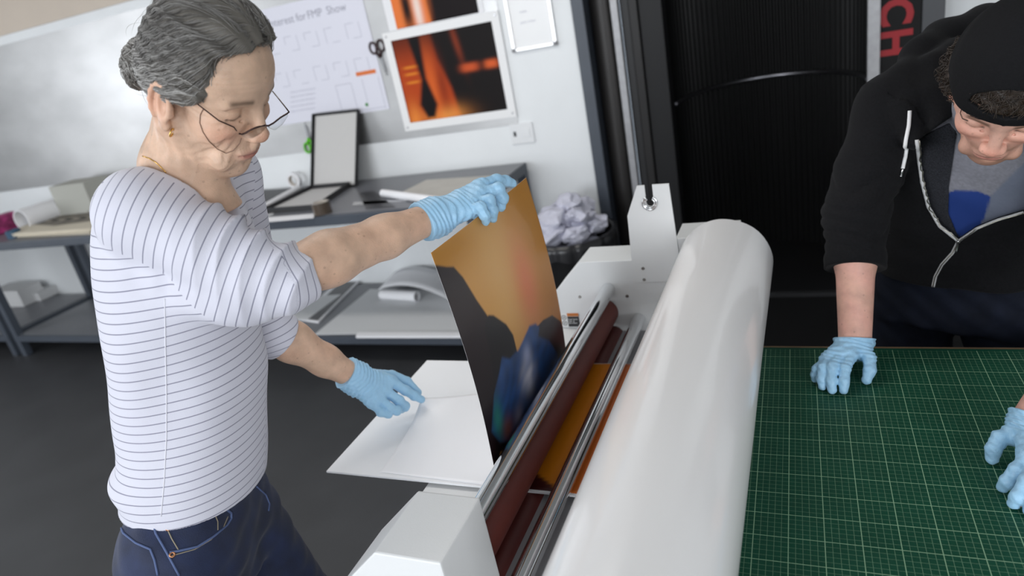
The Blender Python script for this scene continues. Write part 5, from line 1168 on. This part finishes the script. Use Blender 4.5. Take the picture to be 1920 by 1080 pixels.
for h_, k_, f_ in zip(mh, mk2, mf): B2.chain([h_, k_, f_], [.085, .058, .04], .03); B2.cone(f_ - up3 * .04, f_ - up3 * .05 + MFv * .13, .036, .03, .02)
V2, F2 = B2.mesh(.0042, 16)
c2 = np.tile(SK_M, (len(V2), 1)); c2 = blend(c2, srgb(205, 140, 135), .3 * (.5 + .5 * wav(V2, (60, 40, 55)) * wav(V2, (33, -50, 44))))
V = np.r_[V1, V2]; F = np.r_[F1, F2 + len(V1)]
man = mkorg('person', V - np.array(man_loc), F, M_skin, None, {'Col': np.r_[C1, c2]}); man.location = man_loc
finish(man, 'man in black hoodie and backwards cap leaning both gloved hands on the green mat', 'person')
glove_obj('glove', mwR, MMC, MFG, MTH, meR, man, 'light blue glove resting on the far edge of the mat', sc=1.02, cuff=.004, cr=.0365, ratio=.85, vox=.0018)
glove_obj('glove', mwL, NMC, NFG, NTH, meL, man, 'light blue glove at the right edge of the picture', sc=1.02, cuff=.004, cr=.0365, ratio=.85, vox=.0018)
# px projection of points (only used to lay out where garment openings run over the chest)
def pxy(P): c = (P - CAMC) @ CAMR.T; return 960 + F_PX * c[:, 0] / c[:, 2], 540 + F_PX * c[:, 1] / c[:, 2], c[:, 2]
# tee shirt
chest = lambda w, d: ([m_pel + up3 * -.02, m_pel + up3 * .12 + MFv * .02, m_pel + up3 * .24 + MFv * .06, m_pel + up3 * .35 + MFv * .11, m_pel + up3 * .42 + MFv * .15], [w * 1.0, w * 1.0, w * .98, w * .9, w * .55], [d * 1.05, d * 1.02, d * .98, d * .9, d * .62])
TE = SDF(); cs_, w_, d_ = chest(.172, .132); TE.loft(cs_, w_, d_, up3, MFv, .02, end=.03); TE.disp(lambda p: .0022 * wav(p, (55, 30, 40)) * wav(p, (20, 60, -30)), m_pel - .3, m_pel + .6)
TE.cone(m_nk - up3 * .03 + MFv * .02, m_nk - up3 * .09 + MFv * .05, .075, .075, .02)
V3, F3 = TE.mesh(.004, 16); x_, y_, _t = pxy(V3)
bl = pm(x_, y_, [(1776, 362), (1790, 357), (1832, 358), (1857, 368), (1849, 400), (1838, 424), (1815, 440), (1798, 446), (1783, 420), (1774, 395)], 1.5)
g2 = pm(x_, y_, [(1857, 368), (1925, 300), (1925, 420), (1838, 430)], 2)
c3 = np.tile(srgb(120, 120, 128), (len(V3), 1)) * (.88 + .24 * np.random.RandomState(1).rand(len(V3)))[:, None]; c3 = blend(c3, srgb(96, 104, 122), g2 * .8); c3 = blend(c3, srgb(18, 50, 118), bl)
mkorg('tee_shirt', V3, F3, attr_mat('grey_marl_jersey', .85), man, {'Col': c3}, 'grey tee shirt with a dark blue patch')
# hoodie
HO = SDF(); cs_, w_, d_ = chest(.197, .152); HO.loft([m_pel - up3 * .045] + cs_, [w_[0]] + w_, [d_[0]] + d_, up3, MFv, .02, end=.02)
HO.cone(m_nk - up3 * .09 - MFv * .04, msR, .075, .072, .05); HO.cone(m_nk - up3 * .09 - MFv * .02, msL, .075, .070, .05)
cufR = P3(1603, 500, 1.432)
HO.chain([msR, P3(1628, 320, 1.44), meR, cufR, P3(1603, 540, 1.43)], [.074, .061, .057, .053, .053], .025)
HO.chain([msL, meL, meL * .75 + mwL * .25], [.072, .056, .05], .025)
# hood lying folded round the neck
hd = [P3(1716, 262, 1.34), P3(1706, 205, 1.36), P3(1706, 150, 1.40), P3(1728, 105, 1.43), P3(1775, 75, 1.46), P3(1850, 50, 1.47), P3(1930, 45, 1.45), P3(2010, 110, 1.38), P3(2040, 200, 1.30), P3(2010, 290, 1.22)]
HO.chain(hd, [.020, .028, .034, .038, .040, .042, .040, .034, .028, .02], .022)
hd2 = [P3(1765, 235, 1.31), P3(1748, 180, 1.34), P3(1752, 125, 1.37), P3(1800, 90, 1.39)]; HO.chain(hd2, [.018, .024, .026, .026], .016)
def hf(p):
    d = 0
    ra = p - meR; L_ = np.linalg.norm(ra, axis=1); w = np.exp(-(L_ / .10) ** 2); d = -.0075 * np.abs(np.sin(p[:, 2] * 105 + 1.5 * wav(p, (25, 30, 12)))) * w
    tm = np.linalg.norm((p - m_pel)[:, :2] + MFv[:2] * -.05, axis=1) < .22
    d = d + tm * .0035 * wav(p, (22, 16, 38)) * wav(p, (30, -18, 20), 1) - tm * .004 * np.exp(-((p[:, 2] - .99) / .06) ** 2) * np.sin(p[:, 2] * 70 + 3 * wav(p, (9, 12, 4)))
    rib = np.exp(-((p[:, 2] - (m_pel[2] - .012)) / .03) ** 4) * (np.linalg.norm(p[:, :2] - m_pel[:2], axis=1) < .26); return d + rib * .003
HO.disp(hf, m_pel - .5, m_pel + .6)
HO.cut(m_pel - up3 * .055 + MFv * 0, -up3 + MFv * .12, .003)
fdR = (mwR - cufR) / np.linalg.norm(mwR - cufR)
def cuf(p): return np.where(np.linalg.norm(p - (cufR + fdR * .05), axis=1) < .085, (p - cufR) @ fdR - .004, -.05)
HO.cutfn(cuf, .002)
fdL = (mwL - meL) / np.linalg.norm(mwL - meL)
HO.cutfn(lambda p: np.where(np.linalg.norm(p - (meL + fdL * .09), axis=1) < .07, (p - meL) @ fdL - .05, -.05), .002)
OPN = [(1722, 262), (1790, 215), (1800, 150), (2020, 120), (2060, 300), (1990, 370), (1920, 393), (1870, 408), (1830, 424), (1797, 447), (1765, 420), (1745, 386), (1733, 342), (1727, 300)]
TEev = TE
def opening(p):
    x, y, t = pxy(p); sd = sdpoly(x, y, OPN) * t / F_PX; fr = -((p - m_pel) @ MFv - .005); return -np.maximum(sd, np.maximum(fr, -(p[:, 2] - .95)))
HO.cutfn(opening, .004)
HO.cone(hm((-.03, 0, -.01)), m_nk + up3 * .05, .08, .08, .01, 's')
V4, F4 = HO.mesh(.0042, 16)
M_hood = mat('black_fleece', (.0065, .0065, .0075), .95, spec=.15, noise=.25, nscale=260, bump=.0006, bscale=600, sheen=.03)
mkorg('hoodie', V4, F4, M_hood, man, label='black zip hoodie with pushed-up sleeves'); bv_h = bvh_of(V4, F4)
# lining of the open left front
LI = SDF(); cs_, w_, d_ = chest(.180, .139); LI.loft(cs_, w_, d_, up3, MFv, .02, end=.03)
LIP = [(1716, 262), (1796, 222), (1788, 290), (1779, 350), (1778, 400), (1798, 450), (1760, 425), (1738, 390), (1725, 330)]
def lic(p): x, y, t = pxy(p); return np.maximum(sdpoly(x, y, LIP) * t / F_PX, -((p - m_pel) @ MFv - .03))
LI.cutfn(lic, .001); V5, F5 = LI.mesh(.004, 16); mkorg('hoodie_lining', V5, F5, mat('charcoal_lining', (.022, .023, .028), .95, spec=.2, noise=.4, nscale=400), man, label='dark grey marl inside of the open hoodie')
M_tape = mat('white_zip_tape', (.55, .55, .55), .7); M_teeth = mat('zip_teeth', (.5, .47, .40), .3, 1)
zl = [(1719, 262), (1723, 300), (1729, 342), (1741, 388), (1762, 424), (1796, 451)]; zr = [(1798, 451), (1832, 428), (1871, 412), (1919, 398)]; zd = [(1797, 452), (1786, 474), (1766, 496), (1754, 518), (1748, 545), (1746, 566)]
for z in (zl, zr, zd):
    tube_on('zip_tape', bv_h, z, .0036 if z is not zr else .0030, M_tape, man, .0005, 10, 8)
    tube_on('zip_teeth', bv_h, [(x + (2 if z is zl else 0), y) for x, y in z], .0013, M_teeth, man, .0040, 10, 6)
tube_on('zip_pull', bv_h, [(1797, 448), (1796, 458), (1793, 472)], .0028, mat('zip_metal', (.5, .5, .5), .25, 1), man, .005, 4)
tube_on('drawstring', bv_h, [(1706, 208), (1705, 235), (1700, 270), (1694, 298), (1690, 316)], .0036, mat('white_cord', (.78, .78, .78), .8), man, .003, 8, 8)
tube_on('drawstring_tip', bv_h, [(1690, 316), (1688, 324), (1686, 332)], .0024, mat('zip_metal', (.5, .5, .5), .25, 1), man, .003, 4, 8)
# jeans + shoes
J2 = SDF(); J2.loft([m_pel - up3 * .16, m_pel - up3 * .06, m_pel, m_pel + up3 * .05], [.175, .178, .172, .165], [.128, .130, .125, .12], up3, MFv, .02, end=.01)
for h_, k_, f_ in zip(mh, mk2, mf): J2.chain([h_ - up3 * .04, k_, f_ - up3 * .02], [.105, .078, .062], .03)
J2.disp(lambda p: .003 * wav(p, (50, 30, 70)) * wav(p, (30, -45, 40), 1.3), m_pel - 1., m_pel + .3); J2.cut((0, 0, .06), (0, 0, -1), .003)
V6, F6 = J2.mesh(.006, 16); mkorg('jeans', V6, F6, mat('navy_denim', (.0065, .009, .018), .85, spec=.2, noise=.3, nscale=25, bump=.0005, bscale=700), man, label='very dark navy jeans')
for f_ in mf:
    s = SDF(); b_ = f_ * np.array([1, 1, 0]); s.cone(b_ + up3 * .048 - MFv * .03, b_ + up3 * .040 + MFv * .13, .044, .038, .02); s.cone(b_ + up3 * .07, b_ + up3 * .04 + MFv * .06, .044, .038, .02); s.cut((0, 0, .0015), (0, 0, -1), .002)
    V_, F_ = s.mesh(.006, 14); mkorg('shoe', V_, F_, mat('black_shoe', (.02, .02, .022), .5), man)
# cap, worn backwards: arch over the forehead with a strap
def hinv(p, M=MHM, O=MHP, sc=1.06): return (p - O) @ M / sc
CP = SDF(); CP.ell(hm((-.002, 0, .060)), np.array([.1025, .090, .096]) * 1.06, MHM); CP.ell(hm((.0, 0, .105)), np.array([.078, .074, .062]) * 1.06, MHM, .02)
def ccut(p):
    q = hinv(p); return (.050 + (q[:, 0] - .09) * .36) - q[:, 2] 
CP.cutfn(ccut, .002)
CP.cutfn(lambda p: -(np.maximum(np.hypot(hinv(p)[:, 1] / 1.0, (hinv(p)[:, 2] - .073) / .90) - .052, np.maximum(.0735 - hinv(p)[:, 2], .03 - hinv(p)[:, 0]))), .002)
CP.disp(lambda p: .0012 * wav(hinv(p), (60, 45, 70)) + .0016 * np.exp(-(hinv(p)[:, 1] / .0022) ** 2) * -1, MHP - .2, MHP + .2)
V7, F7 = CP.mesh(.0024, 20); mkorg('cap', V7, F7, mat('black_cotton_cap', (.006, .006, .007), .9, spec=.2, bump=.0006, bscale=500, noise=.2, nscale=300), man, label='black cap worn backwards'); bv_c = bvh_of(V7, F7)
# peak of the cap at the nape
pk_ = MB(); n_ = 14; vs = []; 
for i in range(n_ + 1):
    a = math.pi * i / n_ - math.pi / 2
    for rr_, dz in ((.070, .018), (.125, -.008)):
        vs.append(tuple(hm((-.02 - rr_ * math.cos(a) * 1.0, .072 * math.sin(a) * (1 if rr_ < .1 else .9), dz + .0)) - np.array(man_loc)))
fs = [(2 * i, 2 * i + 2, 2 * i + 3, 2 * i + 1) for i in range(n_)]; pk_.add(vs, fs); pk_.add([tuple(np.array(v) - MHM[:, 2] * .004) for v in vs], [tuple(reversed(f)) for f in fs]); pk_.build('cap_peak', MATS['black_cotton_cap'], man, True)
# brown hair: short under the arch, curls by the ears
HR = SDF(); HR.ell(hm((.0, 0, .056)), np.array([.0975, .0835, .0865]) * 1.06, MHM)
for y in (-1, 1):
    HR.ell(hm((-.005, y * .080, .030)), np.array([.034, .013, .030]), MHM, .012); HR.ell(hm((-.045, y * .070, .0)), np.array([.035, .018, .040]), MHM, .012)
HR.cutfn(lambda p: np.maximum(.016 + (hinv(p)[:, 0]) * .62 - hinv(p)[:, 2], -.055 - hinv(p)[:, 2]) * np.where(hinv(p)[:, 0] > -.012, 1, .0) - .0 * p[:, 0] + np.where(hinv(p)[:, 0] > -.012, 0, -.05), .003)
HR.disp(lambda p: .003 * wav(p, (140, 90, 120)) * wav(p, (80, -150, 100), 1.), MHP - .2, MHP + .2)
V8, F8 = HR.mesh(.0034, 18); rs = np.random.RandomState(5)
mb = MB(); q8 = hinv(V8); cand = np.where((np.abs(q8[:, 1]) > .066) & (q8[:, 2] < .055) & (q8[:, 2] > -.04))[0]; fr_ = np.where((q8[:, 0] > .07) & (q8[:, 2] > .082))[0]
g8 = HR.grad(V8)
for i in rs.choice(cand, 420):
    p, n = V8[i], g8[i]; t1 = np.cross(n, MHM[:, 2]); t1 /= np.linalg.norm(t1) + 1e-9; R0 = rs.uniform(.003, .007); L_ = rs.uniform(.015, .035); ph = rs.uniform(0, 6)
    pts = [p + n * (R0 * (1 - math.cos(a)) + .002) + t1 * R0 * math.sin(a + ph) - MHM[:, 2] * (L_ * a / 7) for a in np.linspace(0, 7, 12)]; mb.tube(locals_(pts, man), .0006, 4, caps=False)
for i in rs.choice(fr_, 300):
    p, n = V8[i], g8[i]; d = -MHM[:, 2] * .6 + MHM[:, 1] * rs.uniform(-1.2, .6); d -= n * (d @ n); d /= np.linalg.norm(d); L_ = rs.uniform(.010, .018); mb.tube(locals_([p + d * L_ * t + n * (.0012 + .002 * math.sin(3.14 * t)) for t in np.linspace(0, 1, 6)], man), .0005, 4, caps=False)
nn = len(mb.v); Fm = np.array([f for f in mb.f if len(f) == 4]); Vm = np.array(mb.v) + np.array(man_loc)
mkorg('hair', np.r_[V8, Vm], np.r_[F8, Fm + len(V8)], mat('brown_hair', (.026, .016, .010), .5, noise=.45, nscale=120), man, label='brown curls below the cap')
# loose curl on the forehead
bv_f = bvh_of(V1, F1)
for pts in ([(1808, 205), (1815, 212), (1828, 214), (1836, 208)], [(1820, 216), (1835, 222), (1850, 224), (1862, 219)], [(1806, 200), (1802, 212), (1806, 222), (1816, 226)]):
    tube_on('hair_curl', bv_f, pts, .0007, MATS['brown_hair'], man, .0015, 5, 4)
